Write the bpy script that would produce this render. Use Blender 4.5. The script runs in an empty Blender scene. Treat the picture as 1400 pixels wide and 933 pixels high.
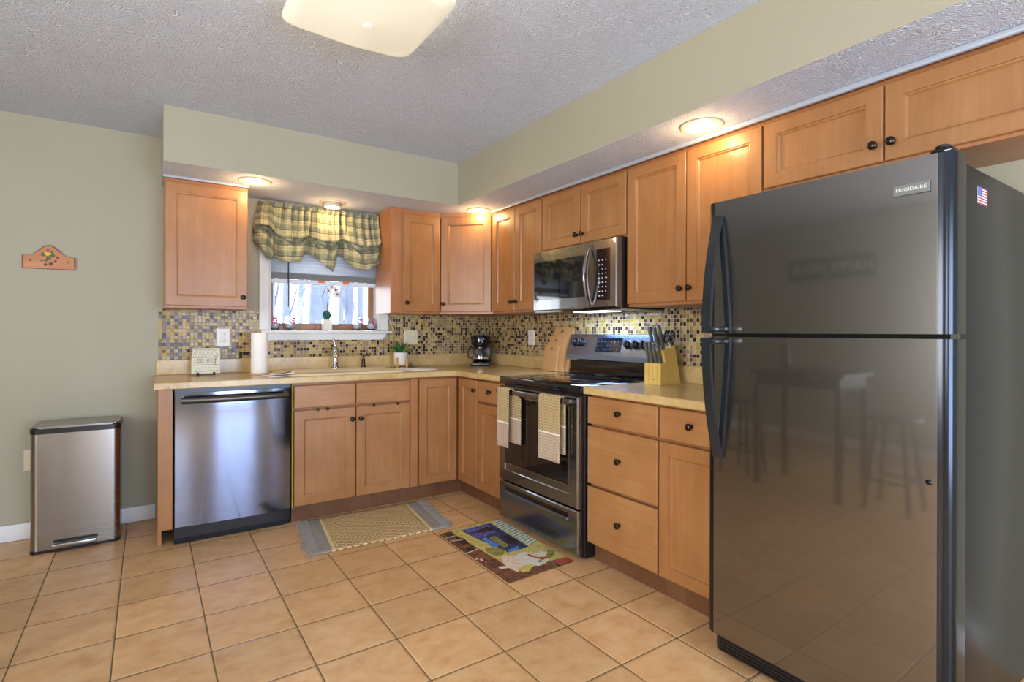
import bpy, bmesh, math, random
from mathutils import Matrix, Vector
random.seed(7)
PI = math.pi
SC = bpy.context.scene
COL = SC.collection

# ------------------------------------------------------------------ camera
F_PX, YAW, ROLL, SHY = 733.2, 0.5972, 0.0029, -12.15
CAM = Vector((-2.5138, -4.1152, 1.1963))
cam = bpy.data.cameras.new('camera')
cam.sensor_width = 36.0
cam.lens = F_PX / 1400 * 36.0
cam.shift_y = SHY / 1400
cam.clip_start = 0.05
co = bpy.data.objects.new('camera', cam)
COL.objects.link(co)
fw = Vector((math.sin(YAW), math.cos(YAW), 0))
r0 = Vector((math.cos(YAW), -math.sin(YAW), 0))
u0 = Vector((0, 0, 1))
rr = r0 * math.cos(ROLL) + u0 * math.sin(ROLL)
uu = -r0 * math.sin(ROLL) + u0 * math.cos(ROLL)
m3 = Matrix((rr, uu, -fw)).transposed()
co.matrix_world = Matrix.Translation(CAM) @ m3.to_4x4()
SC.camera = co

# ------------------------------------------------------------------ exposure, world, lights
SC.view_settings.view_transform = 'Standard'
SC.view_settings.look = 'None'
SC.view_settings.gamma = 1.0
SC.view_settings.use_curve_mapping = False
SC.view_settings.exposure = -0.18

W = bpy.data.worlds.new('world')
SC.world = W
W.use_nodes = True
bg = W.node_tree.nodes['Background']
bg.inputs[0].default_value = (0.80, 0.89, 1.0, 1)
bg.inputs[1].default_value = 7.5

def area(name, loc, rot, sx, sy, power, color, spread=PI):
    l = bpy.data.lights.new(name, 'AREA')
    l.shape = 'RECTANGLE'
    l.size, l.size_y = sx, sy
    l.energy = power
    l.color = color
    l.spread = spread
    o = bpy.data.objects.new(name, l)
    COL.objects.link(o)
    o.location = loc
    o.rotation_euler = rot
    return o

def spot(name, loc, power, color, angle=150, blend=0.6, radius=0.05, rot=(0, 0, 0)):
    l = bpy.data.lights.new(name, 'SPOT')
    l.energy = power
    l.color = color
    l.spot_size = math.radians(angle)
    l.spot_blend = blend
    l.shadow_soft_size = radius
    o = bpy.data.objects.new(name, l)
    COL.objects.link(o)
    o.location = loc
    o.rotation_euler = rot
    return o

# the room behind the camera: patio door in the rear wall, plus unseen left and rear windows added as fill light
XL, YR, CEIL = -5.2, -6.8, 2.436
area('daylight_patio', (-1.35, YR - 0.06, 1.06), (PI / 2 + .45, 0, 0), 1.62, 1.8, 125, (0.46, 0.66, 1.0))
area('fill_light_rear', (-3.9, YR - 0.06, 1.4), (PI / 2 + .35, 0, 0), 1.3, 1.2, 45, (0.85, 0.92, 1.0))  # fill light in the added rear window
area('fill_light_left', (XL - 0.06, -4.0, 1.35), (0, -PI / 2 - .30, 0), 1.4, 2.1, 125, (1.0, 0.97, 0.93))  # fill light in the added left window
WARM = (1.0, 0.66, 0.32)

# ------------------------------------------------------------------ materials
def lin(h):
    h = h.lstrip('#')
    v = [int(h[i:i + 2], 16) / 255 for i in (0, 2, 4)]
    return tuple(c / 12.92 if c <= 0.04045 else ((c + 0.055) / 1.055) ** 2.4 for c in v)

class NT:
    """small node builder"""
    def __init__(s, name):
        s.m = bpy.data.materials.new(name)
        s.m.use_nodes = True
        s.t = s.m.node_tree
        s.b = s.t.nodes['Principled BSDF']
        s.out = s.t.nodes['Material Output']
    def n(s, typ, inputs=None, **props):
        nd = s.t.nodes.new(typ)
        for k, v in props.items():
            setattr(nd, k, v)
        for k, v in (inputs or {}).items():
            s.set(nd.inputs[k], v)
        return nd
    def set(s, sock, v):
        if isinstance(v, bpy.types.NodeSocket):
            s.t.links.new(v, sock)
        elif isinstance(v, (tuple, list)) and len(v) == 3 and sock.type == 'RGBA':
            sock.default_value = (*v, 1)
        else:
            sock.default_value = v
    def math(s, op, a, b=0.0, c=0.0):
        nd = s.n('ShaderNodeMath', operation=op)
        s.set(nd.inputs[0], a); s.set(nd.inputs[1], b); s.set(nd.inputs[2], c)
        return nd.outputs[0]
    def vmath(s, op, a, b=(0, 0, 0)):
        nd = s.n('ShaderNodeVectorMath', operation=op)
        s.set(nd.inputs[0], a); s.set(nd.inputs[1], b)
        return nd.outputs['Vector']
    def ramp(s, fac, stops, interp='LINEAR'):
        nd = s.n('ShaderNodeValToRGB')
        cr = nd.color_ramp
        cr.interpolation = interp
        while len(cr.elements) < len(stops):
            cr.elements.new(0.5)
        for e, (p, c) in zip(cr.elements, stops):
            e.position = p
            e.color = (*c, 1) if len(c) == 3 else c
        s.set(nd.inputs[0], fac)
        return nd.outputs[0]
    def mix(s, fac, a, b):
        nd = s.n('ShaderNodeMix', data_type='RGBA')
        s.set(nd.inputs[0], fac); s.set(nd.inputs[6], a); s.set(nd.inputs[7], b)
        return nd.outputs[2]
    def noise(s, vec, scale, detail=3, rough=0.55, dist=0.0):
        nd = s.n('ShaderNodeTexNoise', {'Scale': scale, 'Detail': detail, 'Roughness': rough, 'Distortion': dist})
        if vec is not None:
            s.set(nd.inputs['Vector'], vec)
        return nd.outputs[0]
    def pos(s):
        return s.n('ShaderNodeNewGeometry').outputs['Position']
    def obj(s):
        return s.n('ShaderNodeTexCoord').outputs['Object']
    def uv(s):
        return s.n('ShaderNodeTexCoord').outputs['UV']
    def sep(s, v):
        nd = s.n('ShaderNodeSeparateXYZ')
        s.set(nd.inputs[0], v)
        return nd.outputs[0], nd.outputs[1], nd.outputs[2]
    def comb(s, x, y, z):
        nd = s.n('ShaderNodeCombineXYZ')
        for i, v in enumerate((x, y, z)):
            s.set(nd.inputs[i], v)
        return nd.outputs[0]
    def bump(s, h, strength=0.3, dist=0.01):
        nd = s.n('ShaderNodeBump', {'Strength': strength, 'Distance': dist, 'Height': h})
        s.set(s.b.inputs['Normal'], nd.outputs[0])
        return nd.outputs[0]
    def p(s, **kw):
        names = dict(color='Base Color', rough='Roughness', metal='Metallic', spec='Specular IOR Level', coat='Coat Weight',
                     coat_rough='Coat Roughness', trans='Transmission Weight', ior='IOR', emit='Emission Color', estr='Emission Strength',
                     coat_ior='Coat IOR', sheen='Sheen Weight', sub='Subsurface Weight', aniso='Anisotropic', normal='Normal', alpha='Alpha')
        for k, v in kw.items():
            s.set(s.b.inputs[names[k]], v)
        return s.m

def plain(name, hexc, rough=0.5, metal=0.0, noise=0.05, **kw):
    t = NT(name)
    c = lin(hexc)
    if noise:
        f = t.noise(t.obj(), 9, 3)
        col = t.mix(f, tuple(x * (1 - noise) for x in c), tuple(min(1, x * (1 + noise)) for x in c))
    else:
        col = c
    return t.p(color=col, rough=rough, metal=metal, **kw)

M = {}
def m_wall(name, hexc):
    t = NT(name)
    f = t.noise(t.pos(), 1.3, 2)
    c = lin(hexc)
    col = t.mix(f, tuple(x * 0.96 for x in c), tuple(x * 1.04 for x in c))
    t.bump(t.noise(t.pos(), 160, 2), 0.06, 0.004)
    return t.p(color=col, rough=0.55, spec=0.35)
M['wall'] = m_wall('wall_paint', '#a59f89')
M['white_paint'] = plain('white_paint', '#d9d8d4', 0.4)
M['trim_paint'] = plain('trim_paint', '#e0e0df', 0.4)
M['moulding'] = plain('moulding_blue_lit', '#a4a9b2', 0.4)  # white strip with the light-blue light on it put into the colour

def m_ceiling():
    t = NT('brushed_ceiling_texture')
    p = t.pos()
    w = t.n('ShaderNodeTexNoise', {'Vector': p, 'Scale': 9.0, 'Detail': 1.0})
    v = t.vmath('MULTIPLY', w.outputs['Color'], (0.5, 0.5, 0.5))
    v = t.vmath('ADD', p, v)
    a = t.noise(v, 19, 1.5, 0.45, 2.2)
    ridge = t.math('ABSOLUTE', t.math('SUBTRACT', a, 0.5))
    ridge = t.math('SUBTRACT', 1.0, t.math('MULTIPLY', ridge, 7.0))
    ridge = t.math('MAXIMUM', ridge, 0.0)
    h = t.math('ADD', ridge, t.math('MULTIPLY', t.noise(p, 60, 3), 0.35))
    t.bump(h, 0.5, 0.012)
    return t.p(color=lin('#cdd2dd'), rough=0.8, spec=0.2)
M['ceiling'] = m_ceiling()

def m_floor():
    t = NT('terracotta_floor_tile')
    p = t.pos()
    x, y, z = t.sep(p)
    S = 0.3032
    gx = t.math('DIVIDE', t.math('SUBTRACT', x, -2.919), S)
    gy = t.math('DIVIDE', t.math('SUBTRACT', y, -0.9248), S)
    cx, cy = t.math('FLOOR', gx), t.math('FLOOR', gy)
    fx, fy = t.math('FRACT', gx), t.math('FRACT', gy)
    ex = t.math('MINIMUM', fx, t.math('SUBTRACT', 1.0, fx))
    ey = t.math('MINIMUM', fy, t.math('SUBTRACT', 1.0, fy))
    e = t.math('MINIMUM', ex, ey)
    grout = t.math('LESS_THAN', e, 0.0085)
    wn = t.n('ShaderNodeTexWhiteNoise', noise_dimensions='3D')
    t.set(wn.inputs['Vector'], t.comb(cx, cy, 0.0))
    off = t.vmath('MULTIPLY', wn.outputs['Color'], (31.0, 17.0, 0.0))
    pv = t.vmath('ADD', p, off)
    n1 = t.noise(t.vmath('MULTIPLY', pv, (1.0, 1.25, 1.0)), 9.0, 6, 0.66, 0.3)
    n2 = t.noise(pv, 38, 4, 0.7)
    col = t.ramp(n1, [(0.28, lin('#bb8a58')), (0.45, lin('#cfa16b')), (0.60, lin('#d9af7b')), (0.76, lin('#d8ba8c'))])
    col = t.mix(t.math('MULTIPLY', n2, 0.35), col, lin('#c29a70'))
    tint = t.math('ADD', 0.95, t.math('MULTIPLY', wn.outputs['Value'], 0.16))
    hs = t.n('ShaderNodeHueSaturation', {'Saturation': 0.98, 'Value': tint, 'Color': col})
    col = t.mix(grout, hs.outputs[0], lin('#6a5a3c'))
    edge = t.n('ShaderNodeMapRange', {'Value': e, 'From Min': 0.004, 'From Max': 0.03}).outputs[0]
    h = t.math('ADD', edge, t.math('MULTIPLY', n2, 0.10))
    t.bump(h, 0.45, 0.004)
    r = t.math('ADD', 0.30, t.math('MULTIPLY', t.noise(p, 14, 3), 0.16))
    r = t.math('ADD', r, t.math('MULTIPLY', grout, 0.4))
    return t.p(color=col, rough=r, spec=0.42)
M['floor'] = m_floor()

def m_mosaic():
    t = NT('glass_mosaic_tile')
    p = t.pos()
    x, y, z = t.sep(p)
    S = 0.0222
    gu = t.math('DIVIDE', t.math('ADD', t.math('SUBTRACT', x, y), 7.003), S)   # runs round the corner
    gz = t.math('DIVIDE', t.math('SUBTRACT', z, 1.011), S)
    cu, cz = t.math('FLOOR', gu), t.math('FLOOR', gz)
    fu, fz = t.math('FRACT', gu), t.math('FRACT', gz)
    eu = t.math('MINIMUM', fu, t.math('SUBTRACT', 1.0, fu))
    ez = t.math('MINIMUM', fz, t.math('SUBTRACT', 1.0, fz))
    e = t.math('MINIMUM', eu, ez)
    grout = t.math('LESS_THAN', e, 0.062)
    wn = t.n('ShaderNodeTexWhiteNoise', noise_dimensions='3D')
    t.set(wn.inputs['Vector'], t.comb(cu, cz, 3.0))
    pal = [(0.0, lin('#a88e50')), (0.16, lin('#b89e5e')), (0.31, lin('#94804a')), (0.43, lin('#b5a078')), (0.52, lin('#94806e')),
           (0.63, lin('#826860')), (0.72, lin('#523a30')), (0.79, lin('#231c20')), (0.90, lin('#332a27')), (0.955, lin('#6a4538'))]
    col = t.ramp(wn.outputs['Value'], pal, 'CONSTANT')
    swirl = t.noise(p, 90, 3, 0.6, 1.5)
    hs = t.n('ShaderNodeHueSaturation', {'Value': t.math('ADD', 0.78, t.math('MULTIPLY', swirl, 0.44)), 'Color': col})
    col = t.mix(grout, hs.outputs[0], lin('#b3a283'))
    wc = t.vmath('SUBTRACT', wn.outputs['Color'], (0.5, 0.5, 0.5))
    wc = t.vmath('MULTIPLY', wc, (0.038, 0.038, 0.038))
    nrm = t.n('ShaderNodeNewGeometry').outputs['Normal']
    nv = t.vmath('NORMALIZE', t.vmath('ADD', nrm, wc))
    bp = t.n('ShaderNodeBump', {'Strength': 0.6, 'Distance': 0.002, 'Height': t.n('ShaderNodeMapRange', {'Value': e, 'From Min': 0.03, 'From Max': 0.13}).outputs[0], 'Normal': nv})
    return t.p(color=col, rough=t.math('ADD', 0.13, t.math('MULTIPLY', grout, 0.6)), spec=0.2, normal=bp.outputs[0])
M['mosaic'] = m_mosaic()

def m_wood(name, a, b, c, rough=0.36, scale=1.0, horiz=False):
    t = NT(name)
    o = t.obj()
    v = t.vmath('MULTIPLY', o, (3.0, 3.0, 46.0) if horiz else (40.0, 40.0, 2.6))
    f = t.noise(v, scale, 5, 0.6, 0.6)
    g = t.noise(o, 3.3, 3, 0.6)
    f = t.math('ADD', t.math('MULTIPLY', f, 0.42), t.math('MULTIPLY', g, 0.58))
    col = t.ramp(f, [(0.32, lin(a)), (0.50, lin(b)), (0.66, lin(c))])
    t.bump(f, 0.03, 0.002)
    return t.p(color=col, rough=rough, coat=0.25, coat_rough=0.3, spec=0.4)
M['maple'] = m_wood('maple_stain', '#946235', '#a06e40', '#ab7a4c')
M['maple_h'] = m_wood('maple_stain_horizontal', '#9a693a', '#a87647', '#b38354', horiz=True)
M['maple_side'] = m_wood('maple_side_panel', '#9a6338', '#a56d43', '#af784d')
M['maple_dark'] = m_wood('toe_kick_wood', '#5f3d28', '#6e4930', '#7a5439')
M['plaque_wood'] = m_wood('plaque_wood', '#9a5a22', '#b26d2c', '#c27d38', horiz=True)
M['board_wood'] = m_wood('cutting_board_wood', '#b0804e', '#bf905d', '#c99d6b')
M['bamboo'] = m_wood('bamboo_block', '#d2ab58', '#e0be6a', '#e7ca7c')
M['sash_wood'] = m_wood('window_sash_wood', '#8a5c40', '#9c6b4b', '#a97a57')
M['plant_wood'] = m_wood('plant_stand_wood', '#b58a50', '#c49a5c', '#cca468')
M['dark_table'] = m_wood('dark_table_wood', '#2a1b14', '#35231a', '#3f2b20')

def m_counter():
    t = NT('beige_laminate')
    p = t.pos()
    a = t.noise(p, 26, 5, 0.7, 0.4)
    b = t.noise(p, 5, 3, 0.6, 0.6)
    f = t.math('ADD', t.math('MULTIPLY', a, 0.55), t.math('MULTIPLY', b, 0.45))
    col = t.ramp(f, [(0.34, lin('#b39360')), (0.47, lin('#c5a66e')), (0.58, lin('#ccaf7a')), (0.70, lin('#d5bc8e'))])
    return t.p(color=col, rough=0.24, spec=0.5)
M['counter'] = m_counter()

def m_brushed(name, hexc, rough, vertical=True, amp=0.10, metal=1.0, coat=0.0):
    t = NT(name)
    o = t.obj()
    v = t.vmath('MULTIPLY', o, (260.0, 260.0, 1.2) if vertical else (1.2, 1.2, 260.0))
    f = t.noise(v, 1.0, 3, 0.6)
    g = t.noise(o, 2.2, 2)
    c = lin(hexc)
    col = t.mix(f, tuple(x * (1 - amp) for x in c), tuple(min(1, x * (1 + amp)) for x in c))
    r = rough if coat else t.math('ADD', rough - 0.04, t.math('ADD', t.math('MULTIPLY', f, 0.05), t.math('MULTIPLY', g, 0.04)))
    if not coat:
        t.bump(f, 0.02, 0.001)
    return t.p(color=col, rough=r, metal=metal, coat=coat, coat_rough=0.045, coat_ior=1.85)
M['steel'] = m_brushed('stainless_steel', '#a09b95', 0.26, False)
M['steel_dw'] = m_brushed('dishwasher_steel_blue_sheen', '#8c97b2', 0.10, False, amp=.05)  # bluish base stands in for the blue-lit room mirrored in the door
M['black_steel'] = m_brushed('black_stainless', '#716f6c', 0.27, False, coat=1.0, amp=.035)
M['range_steel'] = m_brushed('range_black_stainless', '#7a7c81', 0.24, False, coat=0.6, amp=.035)
M['range_bright'] = m_brushed('backguard_steel_blue_lit', '#93a8cf', 0.2, False)  # blue light falling on the backguard is put into this base colour
M['handle_metal'] = plain('dark_handle_metal', '#57524e', 0.3, 1.0)
M['case_black'] = plain('fridge_case_black', '#14171b', 0.28, 0.0, spec=0.25)
M['fridge_edge'] = plain('fridge_door_edge', '#34373d', 0.2, 0.9)
M['black_plastic'] = plain('black_plastic', '#151517', 0.28)
M['black_gloss'] = plain('black_gloss', '#0b0b0d', 0.07, spec=0.6)
M['black_handle'] = plain('fridge_handle_black', '#1c2126', 0.22, spec=0.6)
M['oven_glass'] = plain('oven_glass', '#141312', 0.05, spec=0.7)
M['micro_glass'] = plain('microwave_glass', '#10141a', 0.04, spec=0.9)
M['cooktop'] = plain('ceramic_cooktop', '#0c0c0e', 0.05, spec=0.7)
M['burner'] = plain('burner_ring', '#2a2a2d', 0.15)
M['bronze'] = plain('dark_bronze', '#3b332e', 0.28, 0.85)
M['chrome'] = plain('chrome', '#d6d6d8', 0.06, 1.0, 0.0)
M['nickel'] = plain('brushed_nickel', '#b9b4aa', 0.2, 1.0)
M['white_plastic'] = plain('white_plastic', '#dcd9d0', 0.35)
M['almond_plastic'] = plain('almond_plastic', '#d2c9ae', 0.35)
M['slot'] = plain('socket_slot', '#4a453c', 0.6)
M['paper'] = plain('paper_white', '#efebe3', 0.85)
M['paper_tan'] = plain('picture_paper', '#dcd6bf', 0.8)
M['ink'] = plain('ink', '#4a463c', 0.8)
M['white_ceramic'] = plain('white_ceramic', '#dfdad0', 0.25)
M['sink'] = plain('composite_sink', '#d9c7a0', 0.3)
M['grey_cloth'] = plain('grey_yarn', '#8f8a84', 0.95)
M['cream_cloth'] = plain('cream_yarn', '#d6c390', 0.95)
M['blind'] = plain('blind_slat', '#d6dbe4', 0.5)
M['blind_grey'] = plain('blind_slat_shade', '#8f8f8c', 0.5)
M['clip'] = plain('orange_clip', '#d9714e', 0.5)
M['wand'] = plain('tilt_wand', '#2e3440', 0.3)
M['cord'] = plain('white_cord', '#d8d4c8', 0.7)
M['yellow_edge'] = plain('raw_edge', '#b5a13c', 0.6)
M['leaf'] = plain('succulent_leaf', '#2f6a3a', 0.42, noise=0.25)
M['leaf_light'] = plain('succulent_leaf_light', '#6f8a3c', 0.45, noise=0.2)
M['orchid_leaf'] = plain('orchid_leaf', '#1f5a58', 0.4)
M['stem'] = plain('stem', '#4b4a33', 0.6)
M['petal'] = plain('orchid_petal', '#d8d3d8', 0.6)
M['petal_dark'] = plain('orchid_centre', '#5b4038', 0.6)
M['soil'] = plain('soil', '#3a2a1e', 0.95)
M['frost'] = plain('frosted_glass', '#c3ccd8', 0.5)
M['pink'] = plain('pink_paint', '#d42a78', 0.35)
M['paint_grey'] = plain('glass_paint_grey', '#8a8c98', 0.4)
M['knife_handle'] = plain('knife_handle', '#585c5e', 0.45)
M['badge'] = plain('badge_silver', '#757875', 0.35, 0.3)
M['letter'] = plain('letter_white', '#dddcd6', 0.4)
M['red'] = plain('flag_red', '#b5353c', 0.5)
M['flag_white'] = plain('flag_white', '#e0dbe2', 0.5)
M['blue'] = plain('flag_blue', '#3848a0', 0.5)
M['reflector'] = plain('can_reflector', '#c9a27a', 0.4)
M['can_ring'] = plain('can_trim_ring', '#cdbfae', 0.4)
M['bark'] = plain('bark', '#62697a', 0.9, noise=0.3)
M['snow'] = plain('snow', '#eef2f6', 0.9, noise=0.02)
M['green_dot'] = plain('paint_green', '#4b5a2a', 0.5)
M['yellow_dot'] = plain('paint_yellow', '#d6b32a', 0.5)
M['paint_red'] = plain('paint_dark_red', '#6d2a22', 0.5)

def emis(name, col, strength, base='#ffffff'):
    t = NT(name)
    return t.p(color=lin(base), rough=0.4, emit=col, estr=strength)
M['lamp_glass'] = emis('lamp_glass_lit', (1.0, 0.93, 0.72), 0.50, '#d0ccbc')
M['bulb'] = emis('lit_bulb', (1.0, 0.80, 0.52), 5.0)
M['hood_bulb'] = emis('hood_lamp_lens', (0.85, 0.93, 1.0), 4.0)
M['display'] = plain('display_glass', '#10141c', 0.06, spec=0.7)

def m_glass(name, tint=(1, 1, 1), rough=0.0):
    t = NT(name)
    return t.p(color=tint, rough=rough, trans=1.0, ior=1.45)
M['glass'] = m_glass('clear_glass')
M['carafe'] = m_glass('carafe_glass', (0.75, 0.75, 0.72))
def m_pane():
    t = NT('window_pane')
    tr = t.n('ShaderNodeBsdfTransparent')
    gl = t.n('ShaderNodeBsdfGlossy', {'Roughness': 0.02})
    fr = t.n('ShaderNodeFresnel', {'IOR': 1.45})
    mx = t.n('ShaderNodeMixShader')
    t.set(mx.inputs[0], fr.outputs[0])
    t.t.links.new(tr.outputs[0], mx.inputs[1])
    t.t.links.new(gl.outputs[0], mx.inputs[2])
    t.t.links.new(mx.outputs[0], t.out.inputs[0])
    return t.m
M['pane'] = m_pane()

def stripe(t, coord, period, width, phase=0.0):
    f = t.math('FRACT', t.math('ADD', t.math('DIVIDE', coord, period), phase))
    return t.math('LESS_THAN', f, width)

def m_plaid():
    t = NT('plaid_valance_cloth')
    u, v, _ = t.sep(t.uv())
    col = t.mix(stripe(t, v, 0.085, 0.50), lin('#cfc294'), lin('#83886c'))
    s2 = t.mix(stripe(t, u, 0.105, 0.42, 0.1), lin('#cdc092'), lin('#71775f'))
    col = t.mix(0.45, col, s2)
    col = t.mix(t.math('MULTIPLY', stripe(t, v, 0.0212, 0.20, 0.2), 0.45), col, lin('#4d5340'))
    col = t.mix(t.math('MULTIPLY', stripe(t, u, 0.0212, 0.18, 0.3), 0.40), col, lin('#4d5340'))
    col = t.mix(t.math('MULTIPLY', stripe(t, v, 0.085, 0.08, 0.62), 0.6), col, lin('#434937'))
    m = t.p(color=col, rough=0.85, sheen=0.2)
    # thin cloth lets a little light through
    tl = t.n('ShaderNodeBsdfTranslucent')
    t.set(tl.inputs[0], col)
    mx = t.n('ShaderNodeMixShader')
    mx.inputs[0].default_value = 0.10
    t.t.links.new(t.b.outputs[0], mx.inputs[1])
    t.t.links.new(tl.outputs[0], mx.inputs[2])
    t.t.links.new(mx.outputs[0], t.out.inputs[0])
    return m
M['plaid'] = m_plaid()

def m_towel():
    t = NT('honeycomb_towel')
    u, v, _ = t.sep(t.uv())
    w = t.math('SINE', t.math('MULTIPLY', t.math('ADD', v, t.math('MULTIPLY', t.math('SINE', t.math('MULTIPLY', u, 300.0)), 0.005)), 400.0))
    w = t.math('ADD', t.math('MULTIPLY', w, 0.5), 0.5)
    lower = t.math('LESS_THAN', v, 0.145)
    a = t.mix(w, lin('#8a6c40'), lin('#d0b880'))
    b = t.mix(w, lin('#9a7f66'), lin('#d2bc9e'))
    col = t.mix(lower, a, b)
    band = t.math('LESS_THAN', t.math('ABSOLUTE', t.math('SUBTRACT', v, 0.148)), 0.0045)
    col = t.mix(band, col, lin('#eee8da'))
    t.bump(w, 0.7, 0.004)
    return t.p(color=col, rough=0.95, sheen=0.3)
M['towel'] = m_towel()

def m_rug():
    t = NT('woven_jute')
    u, v, _ = t.sep(t.uv())
    zig = t.math('MULTIPLY', t.math('ABSOLUTE', t.math('SUBTRACT', t.math('FRACT', t.math('MULTIPLY', u, 22.0)), 0.5)), 0.045)
    a = t.math('SINE', t.math('MULTIPLY', t.math('ADD', v, zig), 250.0))
    b = t.noise(t.uv(), 120, 3)
    w = t.math('ADD', t.math('MULTIPLY', a, 0.30), b)
    col = t.ramp(w, [(0.22, lin('#8f6a36')), (0.45, lin('#c2a168')), (0.62, lin('#dcc48f')), (0.85, lin('#eadbb2'))])
    t.bump(w, 0.8, 0.006)
    return t.p(color=col, rough=0.95)
M['rug'] = m_rug()
def m_rugend():
    t = NT('grey_woven_band')
    f = t.noise(t.vmath('MULTIPLY', t.obj(), (60.0, 160.0, 1.0)), 1.5, 3)
    t.bump(f, 0.8, 0.004)
    return t.p(color=t.ramp(f, [(0.3, lin('#7a7671')), (0.7, lin('#a9a39a'))]), rough=0.95)
M['rug_end'] = m_rugend()

def m_mat(name, a, b, scale=40):
    t = NT(name)
    f = t.noise(t.obj(), scale, 4, 0.65, 0.8)
    return t.p(color=t.ramp(f, [(0.38, lin(a)), (0.62, lin(b))]), rough=0.55)
M['mat_brown'] = m_mat('mat_brown', '#4d2e22', '#8a5c40', 28)
M['mat_blue'] = m_mat('mat_blue', '#3c4080', '#6a6fb0')
M['mat_dblue'] = m_mat('mat_dark_blue', '#202a48', '#3a4878')
M['mat_lblue'] = m_mat('mat_light_blue', '#3f6fc0', '#5f8fd8')
M['mat_yellow'] = m_mat('mat_yellow', '#b5a650', '#d6ca7c')
M['mat_olive'] = m_mat('mat_olive', '#6a6a34', '#a89c58', 60)
M['mat_white'] = m_mat('mat_white', '#cfc9bc', '#e4dfd4')
M['mat_stripe'] = m_mat('mat_stripe', '#c9d2c6', '#dbe2d6')
M['mat_green'] = m_mat('mat_green', '#5a6a48', '#75845e')
M['mat_red'] = m_mat('mat_red', '#9a3a2c', '#b85a48')
M['mat_cream'] = m_mat('mat_cream', '#d9bfa4', '#e6d4bd')
M['mat_black'] = m_mat('mat_black', '#20191a', '#3a2f30')

# ------------------------------------------------------------------ mesh builder
def frame(ox, oy, oz, kind):
    """local (u right, v up, w out) of a vertical face"""
    ax = {'back': ((1, 0, 0), (0, 0, 1), (0, -1, 0)), 'right': ((0, -1, 0), (0, 0, 1), (-1, 0, 0)),
          'diag': ((.70711, -.70711, 0), (0, 0, 1), (-.70711, -.70711, 0)), 'side': ((1, 0, 0), (0, 0, 1), (0, -1, 0))}[kind]
    m = Matrix.Identity(4)
    for c, a in enumerate(ax):
        for r in range(3):
            m[r][c] = a[r]
    m.translation = (ox, oy, oz)
    return m

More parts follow.
